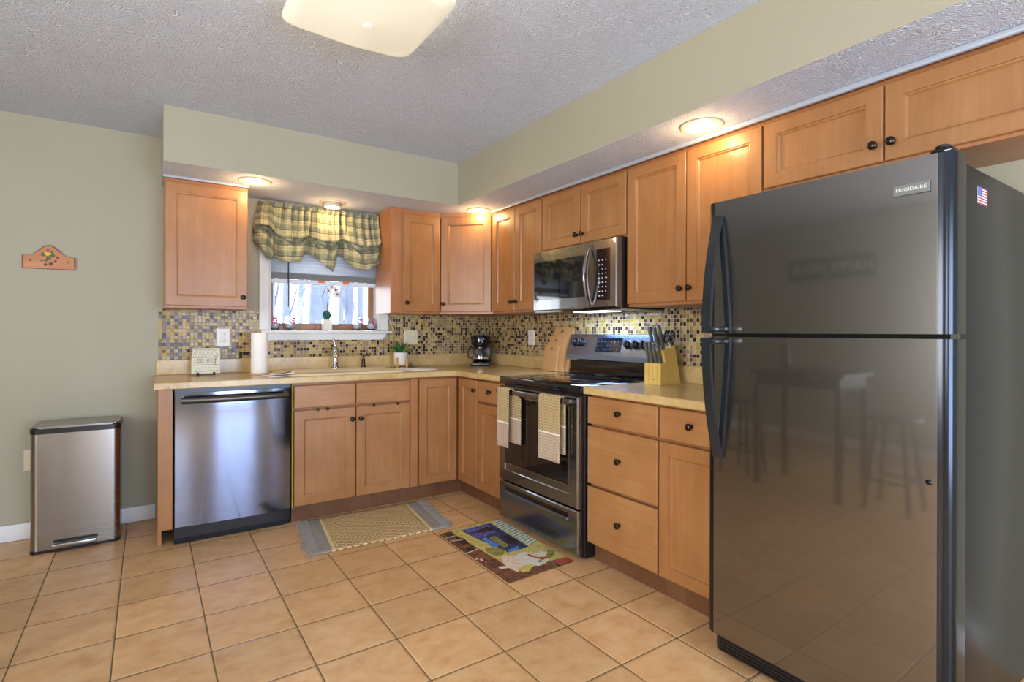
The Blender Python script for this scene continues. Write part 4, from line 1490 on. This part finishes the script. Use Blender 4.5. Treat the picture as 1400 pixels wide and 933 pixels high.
s = MB(); s.tube([(fx_, fy_ - .01, zf + .085), (fx_ - .016, fy_ - .06, zf + .122), (fx_ - .036, fy_ - .13, zf + .128), (fx_ - .052, fy_ - .185, zf + .100), (fx_ - .053, fy_ - .19, zf + .082)], [.018, .017, .016, .017, .019], 14)
s.build('spout', 'chrome', t, angle=50)
s = MB(); s.tube([(fx_, fy_, zf + .165), (fx_ - .004, fy_ + .006, zf + .182), (fx_ - .010, fy_ + .004, zf + .208)], [.010, .008, .010], 10)
s.lathe([(0, 0), (.010, .004), (.012, .010), (.006, .018), (0, .020)], (fx_ - .010, fy_ + .004, zf + .198), 'z', 12, cap=False)
s.build('lever', 'chrome', t, angle=60)
sx, sy = -1.150, -.095
t = thing('soap_dispenser', 'dark bronze soap pump beside the faucet', 'soap dispenser', (sx, sy, zf))
s = MB(); s.lathe([(0, zf), (.022, zf), (.022, zf + .006), (.014, zf + .012), (.013, zf + .058), (.011, zf + .064), (.006, zf + .066), (.006, zf + .076), (0, zf + .077)], (sx, sy, 0), 'z', 16, cap=False)
s.build('pump_body', 'bronze', t, angle=50)
s = MB(); s.tube([(sx, sy, zf + .078), (sx, sy, zf + .090), (sx + .020, sy - .020, zf + .093), (sx + .034, sy - .036, zf + .086)], [.008, .008, .006, .005], 10)
s.build('spout', 'bronze', t, angle=50)

# ------------------------------------------------------------------ on the worktop, left to right
t = thing('picture_tile', 'square cream picture tile with a sketched house, leaning on a small black easel', 'picture tile', (-2.205, -.20, ZC))
ang = .12
PT = Matrix.Translation((-2.205, -.205, ZC + .010)) @ Matrix.Rotation(-.10, 4, 'Z') @ Matrix.Rotation(-.22, 4, 'X') @ frame(0, 0, 0, 'back')
s = MB(PT); s.box(-.080, .080, .002, .166, 0, .008, .0015)
tl = s.build('tile', 'paper_tan', t, smooth=False)
s = MB(PT)
rp = random.Random(11)
def ln(a, b, w=.0009):
    s.tube([(a[0], a[1], .0083), (b[0], b[1], .0083)], w, 4)
# sketched house: roof, clapboards, windows, door, tree
for k in range(13):
    x = -.070 + .009 * k
    ln((x, .108), (x - .004 + .012, .152), .0006)
ln((-.078, .104), (.035, .104)); ln((-.074, .155), (.045, .155)); ln((-.078, .104), (-.074, .155))
for k in range(5):
    ln((-.072, .060 + .008 * k), (.060, .060 + .008 * k), .0004)
for x0, x1 in ((-.048, -.034), (-.030, -.016), (.006, .018), (.026, .052)):
    ln((x0, .075), (x1, .075)); ln((x0, .096), (x1, .096)); ln((x0, .075), (x0, .096)); ln((x1, .075), (x1, .096)); ln(((x0 + x1) / 2, .075), ((x0 + x1) / 2, .096), .0005)
for k in range(26):
    a = rp.uniform(0, 6.28); q = (.058 + rp.uniform(-.016, .016), .130 + rp.uniform(-.026, .026))
    ln(q, (q[0] + .008 * math.cos(a), q[1] + .008 * math.sin(a)), .0007)
ln((-.078, .056), (.078, .058)); ln((.050, .058), (.056, .110), .0014)
s.build('sketch', 'ink', tl)
# two lines of tiny cursive lettering, too small to read
s = MB(PT)
for row, (x0, x1, y) in enumerate(((-.052, .064, .038), (-.060, .070, .018))):
    x = x0
    while x < x1:
        h = rp.choice((.004, .004, .005, .009))
        w = rp.uniform(.003, .0045)
        s.tube([(x, y - .003, .0083), (x + w * .5, y - .003 + h, .0083), (x + w, y - .003, .0083)], .0008, 4)
        x += w * (1.25 if rp.random() < .82 else 2.6)
s.build('script_lettering', 'ink', tl)
s = MB(PT)
for x in (-.045, .045):
    s.box(x - .006, x + .006, -.008, .0015, -.004, .018, .001)
    s.box(x - .006, x + .006, -.008, .008, .016, .020, .001)
    s.box(x - .005, x + .005, -.006, .10, -.006, -.001)
s.build('easel', 'black_plastic', t, smooth=False)
s = MB(); s.box(-2.245, -2.165, -.185, -.105, ZC, ZC + .004)
s.build('easel_foot', 'black_plastic', t, smooth=False)

px_, py_ = -1.909, -.30
t = thing('paper_towel_roll', 'white paper towel roll standing on a wooden holder', 'paper towel', (px_, py_, ZC))
MB().lathe([(0, ZC), (.078, ZC), (.080, ZC + .004), (.078, ZC + .010), (0, ZC + .011)], (px_, py_, 0), 'z', 28, cap=False).build('holder_base', 'plant_wood', t, angle=40)
MB().lathe([(.018, ZC + .0115), (.050, ZC + .0115), (.0515, ZC + .014), (.0515, ZC + .268), (.050, ZC + .271), (.018, ZC + .271)], (px_, py_, 0), 'z', 36, cap=False).build('roll', 'paper', t, angle=40)
MB().lathe([(0, ZC + .0115), (.009, ZC + .0115), (.009, ZC + .280), (.012, ZC + .284), (.008, ZC + .290), (0, ZC + .291)], (px_, py_, 0), 'z', 14, cap=False).build('holder_post', 'plant_wood', t, angle=40)

t = thing('leaflets', 'folded white leaflets lying on the worktop left of the sink', 'papers', (-1.77, -.52, ZC))
def sheet(name, cx, cy, w, d, rot, z0, lift, parent):
    ca, sa = math.cos(rot), math.sin(rot)
    s = MB()
    def f(u, v):
        a, b = (u - .5) * w, (v - .5) * d
        return (cx + a * ca - b * sa, cy + a * sa + b * ca, z0 + lift * (u ** 2) * (.6 + .4 * v) + .001)
    s.grid(f, 10, 8)
    return s.build(name, 'paper', parent, solid=.0025, angle=180)
sheet('leaflet', -1.850, -.490, .115, .17, .12, ZC + .001, .004, t)
sheet('leaflet', -1.800, -.490, .14, .16, -.30, ZC + .0135, .010, t)
s = MB(); s.tube([(-1.87, -.560, ZC + .0190), (-1.82, -.565, ZC + .0215), (-1.76, -.520, ZC + .0275)], .003, 6)
s.build('clip_edge', 'slot', t)

gx, gy = -.868, -.130
zz = ZC
t = thing('potted_succulent', 'green succulent in a white pot on a wooden stand beside the sink', 'plant', (gx, gy, zz))
s = MB(); s.lathe([(0, zz + .022), (.042, zz + .022), (.047, zz + .028), (.057, zz + .118), (.0545, zz + .120), (.050, zz + .108), (0, zz + .108)], (gx, gy, 0), 'z', 28, cap=False)
s.build('pot', 'white_ceramic', t, angle=45)
s = MB()
for a in (PI / 4, 3 * PI / 4, 5 * PI / 4, 7 * PI / 4):
    x, y = gx + .056 * math.cos(a), gy + .056 * math.sin(a)
    s.box(x - .007, x + .007, y - .007, y + .007, zz, zz + .080, .0015)
s.box(gx - .040, gx + .040, gy - .005, gy + .005, zz + .012, zz + .0215)
s.box(gx - .005, gx + .005, gy - .040, gy - .0055, zz + .012, zz + .0215)
s.box(gx - .005, gx + .005, gy + .0055, gy + .040, zz + .012, zz + .0215)
s.build('stand', 'plant_wood', t, smooth=False)
MB().lathe([(0, zz + .1085), (.049, zz + .1085), (.044, zz + .114), (0, zz + .116)], (gx, gy, 0), 'z', 20, cap=False).build('soil', 'soil', t)
rs = random.Random(4)
def rosette(n, lo, hi, L0, L1, name, mat):
    s = MB()
    for k in range(n):
        a = 2.399 * k + rs.uniform(-.2, .2)
        el = lo + (hi - lo) * k / n
        L = rs.uniform(L0, L1)
        pts, rr_ = [], []
        for q in range(6):
            f = q / 5
            r = L * f * math.cos(el)
            z = L * f * math.sin(el) + .020 * f * f * (1 if el < .9 else 0)
            pts.append((gx + r * math.cos(a), gy + r * math.sin(a), zz + .112 + z))
            rr_.append((.006, .0095, .0105, .009, .006, .001)[q])
        s.tube(pts, rr_, 8, flat=(1.0, .5))
    return s.build(name, mat, t, angle=70)
rosette(24, .30, 1.40, .075, .108, 'leaves', 'leaf')
rosette(7, .10, .45, .10, .125, 'outer_leaves', 'leaf_light')

t = thing('dish_cloth', 'thin white cloth laid flat beside the sink below the succulent', 'cloth', (-.985, -.38, ZC))
s = MB()
def cl(u, v):
    a, b = (u - .5) * .19, (v - .5) * .34
    ca, sa = math.cos(.45), math.sin(.45)
    return ((-.885 + a * ca - b * sa, -.400 + a * sa + b * ca, ZC + .0035 + .0018 * math.sin(u * 9) * math.sin(v * 7)), (u, v))
s.grid(cl, 16, 16)
s.build('cloth', 'paper', t, solid=.003, angle=180)
kx, ky = -.760, -.090
t = thing('sink_strainer', 'small steel sink strainer lying behind the cloth', 'strainer', (kx, ky, ZC))
MB().lathe([(0, ZC), (.016, ZC), (.034, ZC + .010), (.036, ZC + .013), (.030, ZC + .013), (.014, ZC + .005), (0, ZC + .005)], (kx, ky, 0), 'z', 20, cap=False).build('basket', 'chrome', t, angle=40)
MB().lathe([(0, ZC + .0052), (.005, ZC + .0055), (.004, ZC + .020), (.010, ZC + .026), (.010, ZC + .034), (0, ZC + .037)], (kx, ky, 0), 'z', 14, cap=False).build('knob', 'chrome', t, angle=50)

# coffee maker, facing the room diagonally
cmx, cmy = -.205, -.255
R0 = Matrix.Translation((cmx, cmy, ZC)) @ Matrix.Rotation(-PI / 4 + .12, 4, 'Z')
t = thing('coffee_maker', 'small black drip coffee maker in the worktop corner', 'coffee maker', (cmx, cmy, ZC))
s = MB(R0)     # local: -y is the front
s.box(-.080, .080, -.085, .085, 0, .028, .006, 2)
s.build('base', 'black_plastic', t, angle=30)
s = MB(R0); s.lathe([(0, .0285), (.056, .0285), (.056, .032), (0, .033)], (0, -.015, 0), 'z', 24, cap=False)
s.build('warming_plate', 'bronze', t, angle=30)
s = MB(R0); s.box(-.078, .078, .052, .085, .0285, .165, .006, 2)
s.build('rear_column', 'black_plastic', t, angle=30)
s = MB(R0)
s.lathe([(0, .166), (.066, .166), (.078, .176), (.086, .236), (.082, .246), (0, .247)], (0, .0, 0), 'z', 28, cap=False)
s.build('brew_head', 'black_gloss', t, angle=35)
s = MB(R0); s.lathe([(0, .2475), (.070, .2475), (.066, .254), (0, .256)], (0, 0, 0), 'z', 28, cap=False)
s.build('lid', 'black_plastic', t, angle=35)
s = MB(R0)
s.lathe([(0, .034), (.050, .034), (.062, .050), (.064, .085), (.052, .128), (.046, .140), (.044, .140), (.050, .127), (.061, .085), (.059, .052), (.048, .037), (0, .037)], (0, -.018, 0), 'z', 28, cap=False)
cf = s.build('carafe', 'carafe', t, angle=60)
s = MB(R0); s.lathe([(.047, .139), (.050, .139), (.050, .160), (.0, .164)], (0, -.018, 0), 'z', 24, cap=False)
s.build('carafe_lid', 'black_plastic', cf, angle=40)
s = MB(R0); s.lathe([(.0625, .062), (.0655, .062), (.0655, .072), (.0625, .072)], (0, -.018, 0), 'z', 28, cap=False)
s.build('carafe_band', 'chrome', cf, angle=40)
s = MB(R0); s.tube([(-.046, -.022, .150), (-.090, -.030, .146), (-.104, -.032, .110), (-.098, -.030, .070), (-.064, -.024, .064)], .0075, 8)
s.build('carafe_handle', 'black_plastic', cf, angle=60)

# cutting boards: three sizes leaning on the splash left of the range
def board(name, label, u0, u1, hgt, x0, slot_u, slotw, corner=.012):
    lean = .16
    Mx = Matrix.Translation((x0, 0, ZC + .001)) @ Matrix.Rotation(lean, 4, 'Y') @ frame(0, 0, 0, 'right')
    tt = thing(name, label, 'cutting board', (x0, -(u0 + u1) / 2, ZC), 'nested wooden cutting boards')
    s = MB(Mx)
    th = .015
    # board with a slot hole near its top: outline split round the slot
    sv = hgt - .030
    s0, s1 = slot_u - slotw / 2, slot_u + slotw / 2
    h2 = .009
    for a, b, c_, d in ((u0, u1, 0, sv - h2), (u0, s0, sv - h2, sv + h2), (s1, u1, sv - h2, sv + h2)):
        s.box(a, b, c_, d, 0, th)
    s.prism([(u0, sv + h2), (u1, sv + h2), (u1, hgt - corner), (u1 - corner * .3, hgt - corner * .3), (u1 - corner, hgt), (u0 + corner, hgt), (u0 + corner * .3, hgt - corner * .3), (u0, hgt - corner)], 0, th)
    bmesh.ops.remove_doubles(s.bm, verts=s.bm.verts, dist=1e-5)
    return s.build('board', 'board_wood', tt, smooth=False)
board('cutting_board', 'largest wooden cutting board, rearmost of three left of the range', 1.040, 1.245, .318, -.072, 1.118, .040)
board('cutting_board', 'medium wooden cutting board between the other two left of the range', 1.015, 1.205, .252, -.0905, 1.090, .034)
board('cutting_board', 'smallest wooden cutting board, frontmost of three left of the range', .995, 1.145, .190, -.1090, 1.075, .030)

# knife block: low front box for steak knives and a slanted rear block
kb0, kb1 = -2.207, -2.096
t = thing('knife_block', 'light bamboo knife block on the short worktop', 'knife block', (-.2, -2.156, ZC))
s = MB(); bg_poly([(-.262, ZC), (-.262, ZC + .116), (-.2195, ZC + .116), (-.1855, ZC)], kb0, kb1, s)
fb = s.build('front_box', 'bamboo', t, smooth=False)
s = MB()
for k in range(3):
    y = kb1 - .030 - .028 * k
    s.box(-.2628, -.2622, y - .0006, y + .0006, ZC + .01, ZC + .112)
s.build('groove', 'plant_wood', fb, smooth=False)
s = MB()
for k in range(5):
    s.box(-.2628, -.2622, kb1 - .050 - .006 * k, kb1 - .046 - .006 * k, ZC + .028, ZC + .033)
s.build('brand_mark', 'ink', fb, smooth=False)
s = MB()
bg_poly([(-.1840, ZC), (-.2380, ZC + .183), (-.1460, ZC + .209), (-.095, ZC)], kb0 + .002, kb1 - .002, s)
s.build('rear_block', 'bamboo', t, smooth=False)
def knife(label, x, y, z, L, lean, r=.0095, group='steak knives in the front of the knife block'):
    tt = thing('knife', label, 'knife', (x, y, z), group)
    d = Vector((-math.sin(lean), 0, math.cos(lean)))
    p = Vector((x, y, z))
    s = MB()
    pts = [p + d * (L * f) for f in (0.0, .06, .5, .9, 1.0)]
    s.tube(pts, [r * .8, r, r * .92, r * 1.12, r * .75], 10, flat=(.72, 1.15))
    s.build('handle', 'knife_handle', tt, angle=50)
    s = MB(); s.box(x - .004, x + .004, y - .0012, y + .0012, z - .012, z - .0005)
    s.build('blade', 'chrome', tt, smooth=False)
    if L > .11:
        e = p + d * L
        s = MB(); s.tube([e - d * .002, e + d * .006], [r * .95, r * .85], 10, flat=(.72, 1.15))
        s.build('end_cap', 'chrome', tt, angle=50)
    return tt
pos_w = ('leftmost', 'second from the left', 'third from the left', 'rightmost')
for k in range(4):
    knife('grey handled steak knife, %s in the front row of the block' % pos_w[k], -.243, kb1 - .014 - .027 * k, ZC + .1165, .112, .27)
pos_w = ('left', 'middle', 'right')
for k in range(3):
    knife('grey handled large knife, %s of three in the back of the block' % pos_w[k], -.214, kb1 - .020 - .034 * k, ZC + .1905, .128, .29, .0115, 'large knives in the back of the knife block')
t = thing('kitchen_scissors', 'dark handled kitchen scissors standing in the knife block', 'scissors', (-.165, kb0 + .02, ZC + .21))
for k, (dy, dx) in enumerate(((.004, -.010), (-.018, .012))):
    s = MB()
    c0 = Vector((-.180 + dx, kb0 + .020 + dy, ZC + .258))
    s.tube([c0 + Vector((.004 * math.sin(a), .014 * math.cos(a), .030 * math.sin(a))) for a in [2 * PI * q / 16 for q in range(16)]], .0055, 8, closed=True)
    s.build('finger_loop', 'black_handle', t, angle=60)
s = MB(); s.tube([(-.160, kb0 + .016, ZC + .200), (-.176, kb0 + .012, ZC + .232)], .007, 8)
s.build('shank', 'chrome', t, angle=60)

# ------------------------------------------------------------------ towels over the oven handle
def towel(label, u0, u1, drop_f, drop_b, skew):
    tt = thing('kitchen_towel', label, 'towel', (-.70, -(u0 + u1) / 2, .84), 'honeycomb towels on the oven handle')
    zt = .8555
    L = drop_f + drop_b + .03
    def f(u, v):
        sdist = v * L
        y = -(u0 + (u1 - u0) * u)
        if sdist < drop_f:
            z = zt - .008 - (drop_f - sdist)
            x = -.7235 - .004 * math.sin(u * 7 + 1) * (1 - sdist / drop_f) - .003
            vv = sdist
        elif sdist < drop_f + .03:
            a = (sdist - drop_f) / .03 * PI
            x = -.7075 - .0185 * math.cos(a) + .0
            z = zt - .008 + .010 * math.sin(a)
            vv = sdist
        else:
            q = sdist - drop_f - .03
            z = zt - .008 - q
            x = -.6868 + .001 * math.sin(u * 5)
            y -= skew * min(1, q / .05)
            vv = drop_b - q
        return ((x, y, z), (u * (u1 - u0), vv))
    s = MB(); s.grid(f, 14, 70)
    s.build('cloth', 'towel', tt, solid=.005, angle=180, recalc=False)
    return tt
towel('beige honeycomb towel at the left end of the oven handle', 1.330, 1.455, .345, .320, .070)
towel('beige honeycomb towel near the right end of the oven handle', 1.752, 1.935, .340, .30, .0)

# ------------------------------------------------------------------ floor rugs
t = thing('woven_rug', 'tan woven rug with grey fringed ends before the sink cabinet', 'rug', (-1.35, -.92, 0))
ra = -.030
RC = Matrix.Translation((-1.352, -.900, .0)) @ Matrix.Rotation(ra, 4, 'Z') @ Matrix(((1, .10, 0, 0), (0, 1, 0, 0), (0, 0, 1, 0), (0, 0, 0, 1)))
RW, RH = .80, .555
def rg(x0, x1, mat, name, zoff=0.0):
    s = MB(RC)
    s.grid(lambda u, v: ((x0 + (x1 - x0) * u, (v - .5) * RH, .006 + .0012 * math.sin(u * 8 + v * 5) + zoff), ((x0 + (x1 - x0) * u), (v - .5) * RH)), 24, 24)
    return s.build(name, mat, t, solid=.007, angle=180)
rg(-RW / 2 + .125, RW / 2 - .125, 'rug', 'woven_field')
for sg in (-1, 1):
    a, b = sorted((sg * (RW / 2 - .105), sg * (RW / 2 - .125)))
    rg(a, b, 'cream_cloth', 'cream_border')
    a, b = sorted((sg * (RW / 2 - .035), sg * (RW / 2 - .105)))
    rg(a, b, 'rug_end', 'grey_border')
    s = MB(RC)
    rf = random.Random(9 + sg)
    for k in range(64):
        y = -RH / 2 + RH * (k + .5) / 64
        L = rf.uniform(.045, .085)
        x0 = sg * (RW / 2 - .037)
        s.tube([(x0, y, .007), (x0 + sg * L * .5, y + rf.uniform(-.007, .007), .005), (x0 + sg * L, y + rf.uniform(-.018, .018), .004)], [.0035, .004, .002], 5)
    s.build('fringe', 'grey_cloth', t, angle=60, props={'kind': 'stuff'})

t = thing('kitchen_mat', 'printed cafe scene floor mat in front of the range', 'mat', (-.88, -1.625, 0))
MATQ = [(-1.092, -1.262), (-1.090, -2.004), (-.676, -1.988), (-.668, -1.244)]
s = MB()
a = [s._v((x, y, .0006)) for x, y in MATQ]; b = [s._v((x, y, .0040)) for x, y in MATQ]
s._f(a[::-1]); s._f(b)
for k in range(4):
    s._f([a[k], a[(k + 1) % 4], b[(k + 1) % 4], b[k]])
PRINT = [
    ('mat_yellow', [(-1.017, -1.264), (-0.946, -1.247), (-0.673, -1.241), (-0.669, -1.928), (-0.767, -1.918), (-0.893, -1.923), (-1.001, -1.815), (-0.994, -1.807)]),
    ('mat_dblue', [(-0.955, -1.284), (-0.763, -1.274), (-0.744, -1.282), (-0.757, -1.704), (-0.82, -1.708), (-0.903, -1.708), (-0.895, -1.682), (-0.938, -1.469)]),
    ('mat_blue', [(-0.947, -1.284), (-0.765, -1.273), (-0.763, -1.331), (-0.895, -1.345), (-0.936, -1.339)]),
    ('mat_blue', [(-0.938, -1.368), (-0.785, -1.392), (-0.784, -1.42), (-0.93, -1.455), (-0.939, -1.408)]),
    ('mat_black', [(-0.885, -1.341), (-0.79, -1.312), (-0.786, -1.375), (-0.866, -1.386)]),
    ('mat_lblue', [(-0.922, -1.46), (-0.889, -1.462), (-0.881, -1.601), (-0.928, -1.607)]),
    ('mat_olive', [(-0.874, -1.472), (-0.829, -1.467), (-0.838, -1.63), (-0.882, -1.642)]),
    ('mat_black', [(-0.795, -1.48), (-0.76, -1.521), (-0.767, -1.595), (-0.791, -1.655), (-0.824, -1.616), (-0.813, -1.542)]),
    ('mat_lblue', [(-0.882, -1.677), (-0.801, -1.664), (-0.823, -1.706), (-0.892, -1.71)]),
    ('mat_olive', [(-0.984, -1.605), (-0.953, -1.59), (-0.919, -1.604), (-0.901, -1.643), (-0.903, -1.695), (-0.944, -1.719), (-0.981, -1.702), (-0.992, -1.652)]),
    ('mat_stripe', [(-0.739, -1.274), (-0.658, -1.257), (-0.668, -1.672), (-0.746, -1.701)]),
    ('mat_cream', [(-0.952, -1.728), (-0.932, -1.728), (-0.889, -1.761), (-0.906, -1.797), (-0.878, -1.898), (-0.919, -1.888), (-0.99, -1.935), (-0.999, -1.887), (-0.999, -1.817)]),
    ('mat_white', [(-0.889, -1.761), (-0.822, -1.747), (-0.802, -1.8), (-0.792, -1.864), (-0.766, -1.9), (-0.818, -1.93), (-0.865, -1.933), (-0.88, -1.901), (-0.91, -1.859), (-0.906, -1.797)]),
    ('mat_yellow', [(-0.97, -1.906), (-0.917, -1.885), (-0.877, -1.89), (-0.893, -1.923), (-0.942, -1.959), (-0.974, -1.95)]),
    ('mat_white', [(-0.792, -1.797), (-0.744, -1.79), (-0.72, -1.82), (-0.75, -1.854), (-0.79, -1.851)]),
    ('mat_olive', [(-0.694, -1.787), (-0.676, -1.835), (-0.707, -1.864), (-0.751, -1.892), (-0.755, -1.86), (-0.725, -1.832)]),
    ('mat_red', [(-0.832, -1.79), (-0.815, -1.783), (-0.81, -1.833), (-0.787, -1.858), (-0.738, -1.881), (-0.802, -1.888), (-0.817, -1.843), (-0.832, -1.818)]),
    ('mat_red', [(-0.767, -1.928), (-0.672, -1.926), (-0.671, -1.983), (-0.765, -1.992)]),
    ('mat_green', [(-0.777, -1.92), (-0.768, -1.925), (-0.788, -2.001), (-0.803, -2.001)]),
    ('mat_green', [(-0.824, -1.88), (-0.806, -1.883), (-0.815, -1.905), (-0.835, -1.9)]),
    ('mat_black', [(-1.032, -1.346), (-1.0, -1.407), (-1.009, -1.479), (-1.055, -1.485), (-1.05, -1.413)]),
    ('mat_black', [(-1.051, -1.516), (-1.014, -1.549), (-1.046, -1.599), (-1.066, -1.568)]),
    ('mat_black', [(-1.062, -1.286), (-1.008, -1.28), (-1.02, -1.324), (-1.07, -1.331)]),
    ('mat_white', [(-1.088, -1.337), (-1.019, -1.335), (-1.022, -1.343), (-1.091, -1.346)]),
    ('mat_white', [(-1.083, -1.389), (-1.014, -1.413), (-1.019, -1.421), (-1.087, -1.398)]),
    ('mat_white', [(-1.092, -1.589), (-1.006, -1.572), (-1.009, -1.581), (-1.095, -1.599)]),
    ('mat_cream', [(-1.086, -1.673), (-1.068, -1.677), (-1.076, -1.696), (-1.092, -1.694)]),
    ('mat_cream', [(-1.074, -1.698), (-1.055, -1.694), (-1.065, -1.728), (-1.075, -1.721)]),
    ('mat_white', [(-1.041, -1.824), (-0.989, -1.849), (-0.983, -1.874), (-1.041, -1.859)]),
]
mats = ['mat_brown']
for k, (mt, pts) in enumerate(PRINT):
    if mt not in mats:
        mats.append(mt)
    z = .0042 + .00003 * k
    f = s._f([s._v((x, y, z)) for x, y in pts])
    f.material_index = mats.index(mt)
# awning stripes
mats.append('mat_green') if 'mat_green' not in mats else None
A0, A1, A2, A3 = [Vector(p) for p in PRINT[10][1]]
for k in range(14):
    f0, f1 = (k + .55) / 14, (k + .85) / 14
    q = [A0.lerp(A3, f0), A1.lerp(A2, f0), A1.lerp(A2, f1), A0.lerp(A3, f1)]
    f = s._f([s._v((p.x, p.y, .0052)) for p in q])
    f.material_index = mats.index('mat_green')
s.build('printed_mat', mats, t, smooth=False, recalc=False)

# ------------------------------------------------------------------ the dining corner left of the frame (seen mirrored in the refrigerator)
WLM = Matrix(((0, 0, 1, XL + .0006), (1, 0, 0, 0), (0, 1, 0, 0), (0, 0, 0, 1)))      # left wall face: u = +y, v = z, w = +x
t = thing('wall_sign', 'long dark sign with pale capital letters on the left wall', 'sign', (XL, -1.30, 1.78))
sb = MB(WLM).box(-1.815, -.765, 1.775, 2.02, 0, .018, .003).build('sign_board', 'dark_table', t, smooth=False)
text_mesh('lettering', 'HAPPY HOUR', .152, WLM @ Matrix.Translation((-1.290, 1.897, .0185)), 'letter', sb, .001, spacing=1.06)
t = thing('pub_table', 'dark wooden pub table beside the left edge of the view', 'table', (-3.32, -1.98, 0))
MB().box(-3.60, -3.04, -2.38, -1.58, .875, .910, .006).build('table_top', 'dark_table', t, smooth=False)
MB().box(-3.56, -3.08, -2.34, -1.62, .790, .8745, .003).build('apron', 'dark_table', t, smooth=False)
for x in (-3.55, -3.09):
    for y in (-2.33, -1.63):
        MB().box(x - .025, x + .025, y - .025, y + .025, .0005, .7895, .003).build('leg', 'dark_table', t, smooth=False)
t = thing('bottle', 'dark bottle standing on the pub table', 'bottle', (-3.30, -1.78, .911))
MB().lathe([(0, .9105), (.036, .9105), (.037, .92), (.037, 1.08), (.030, 1.11), (.014, 1.14), (.013, 1.20), (0, 1.201)], (-3.30, -1.78, 0), 'z', 20, cap=False).build('glass_body', 'black_gloss', t, angle=50)
st0 = thing('bar_stool', 'dark wooden bar stool at the near side of the pub table', 'stool', (-3.30, -2.62, 0), 'stools at the pub table')
MB().lathe([(0, .600), (.165, .600), (.172, .612), (.165, .630), (0, .634)], (-3.30, -2.62, 0), 'z', 28, cap=False).build('seat', 'dark_table', st0, angle=40)
for a in range(4):
    c_, s_ = math.cos(PI / 4 + a * PI / 2), math.sin(PI / 4 + a * PI / 2)
    MB().tube([(-3.30 + .20 * c_, -2.62 + .20 * s_, .0005), (-3.30 + .12 * c_, -2.62 + .12 * s_, .5995)], .017, 8).build('leg', 'dark_table', st0)
    c2, s2 = math.cos(PI / 4 + (a + 1) * PI / 2), math.sin(PI / 4 + (a + 1) * PI / 2)
    MB().tube([(-3.30 + .172 * c_, -2.62 + .172 * s_, .20), (-3.30 + .172 * c2, -2.62 + .172 * s2, .20)], .010, 6).build('rung', 'dark_table', st0)
dup(st0, (-.02, 1.28, 0), 'dark wooden bar stool at the far side of the pub table')
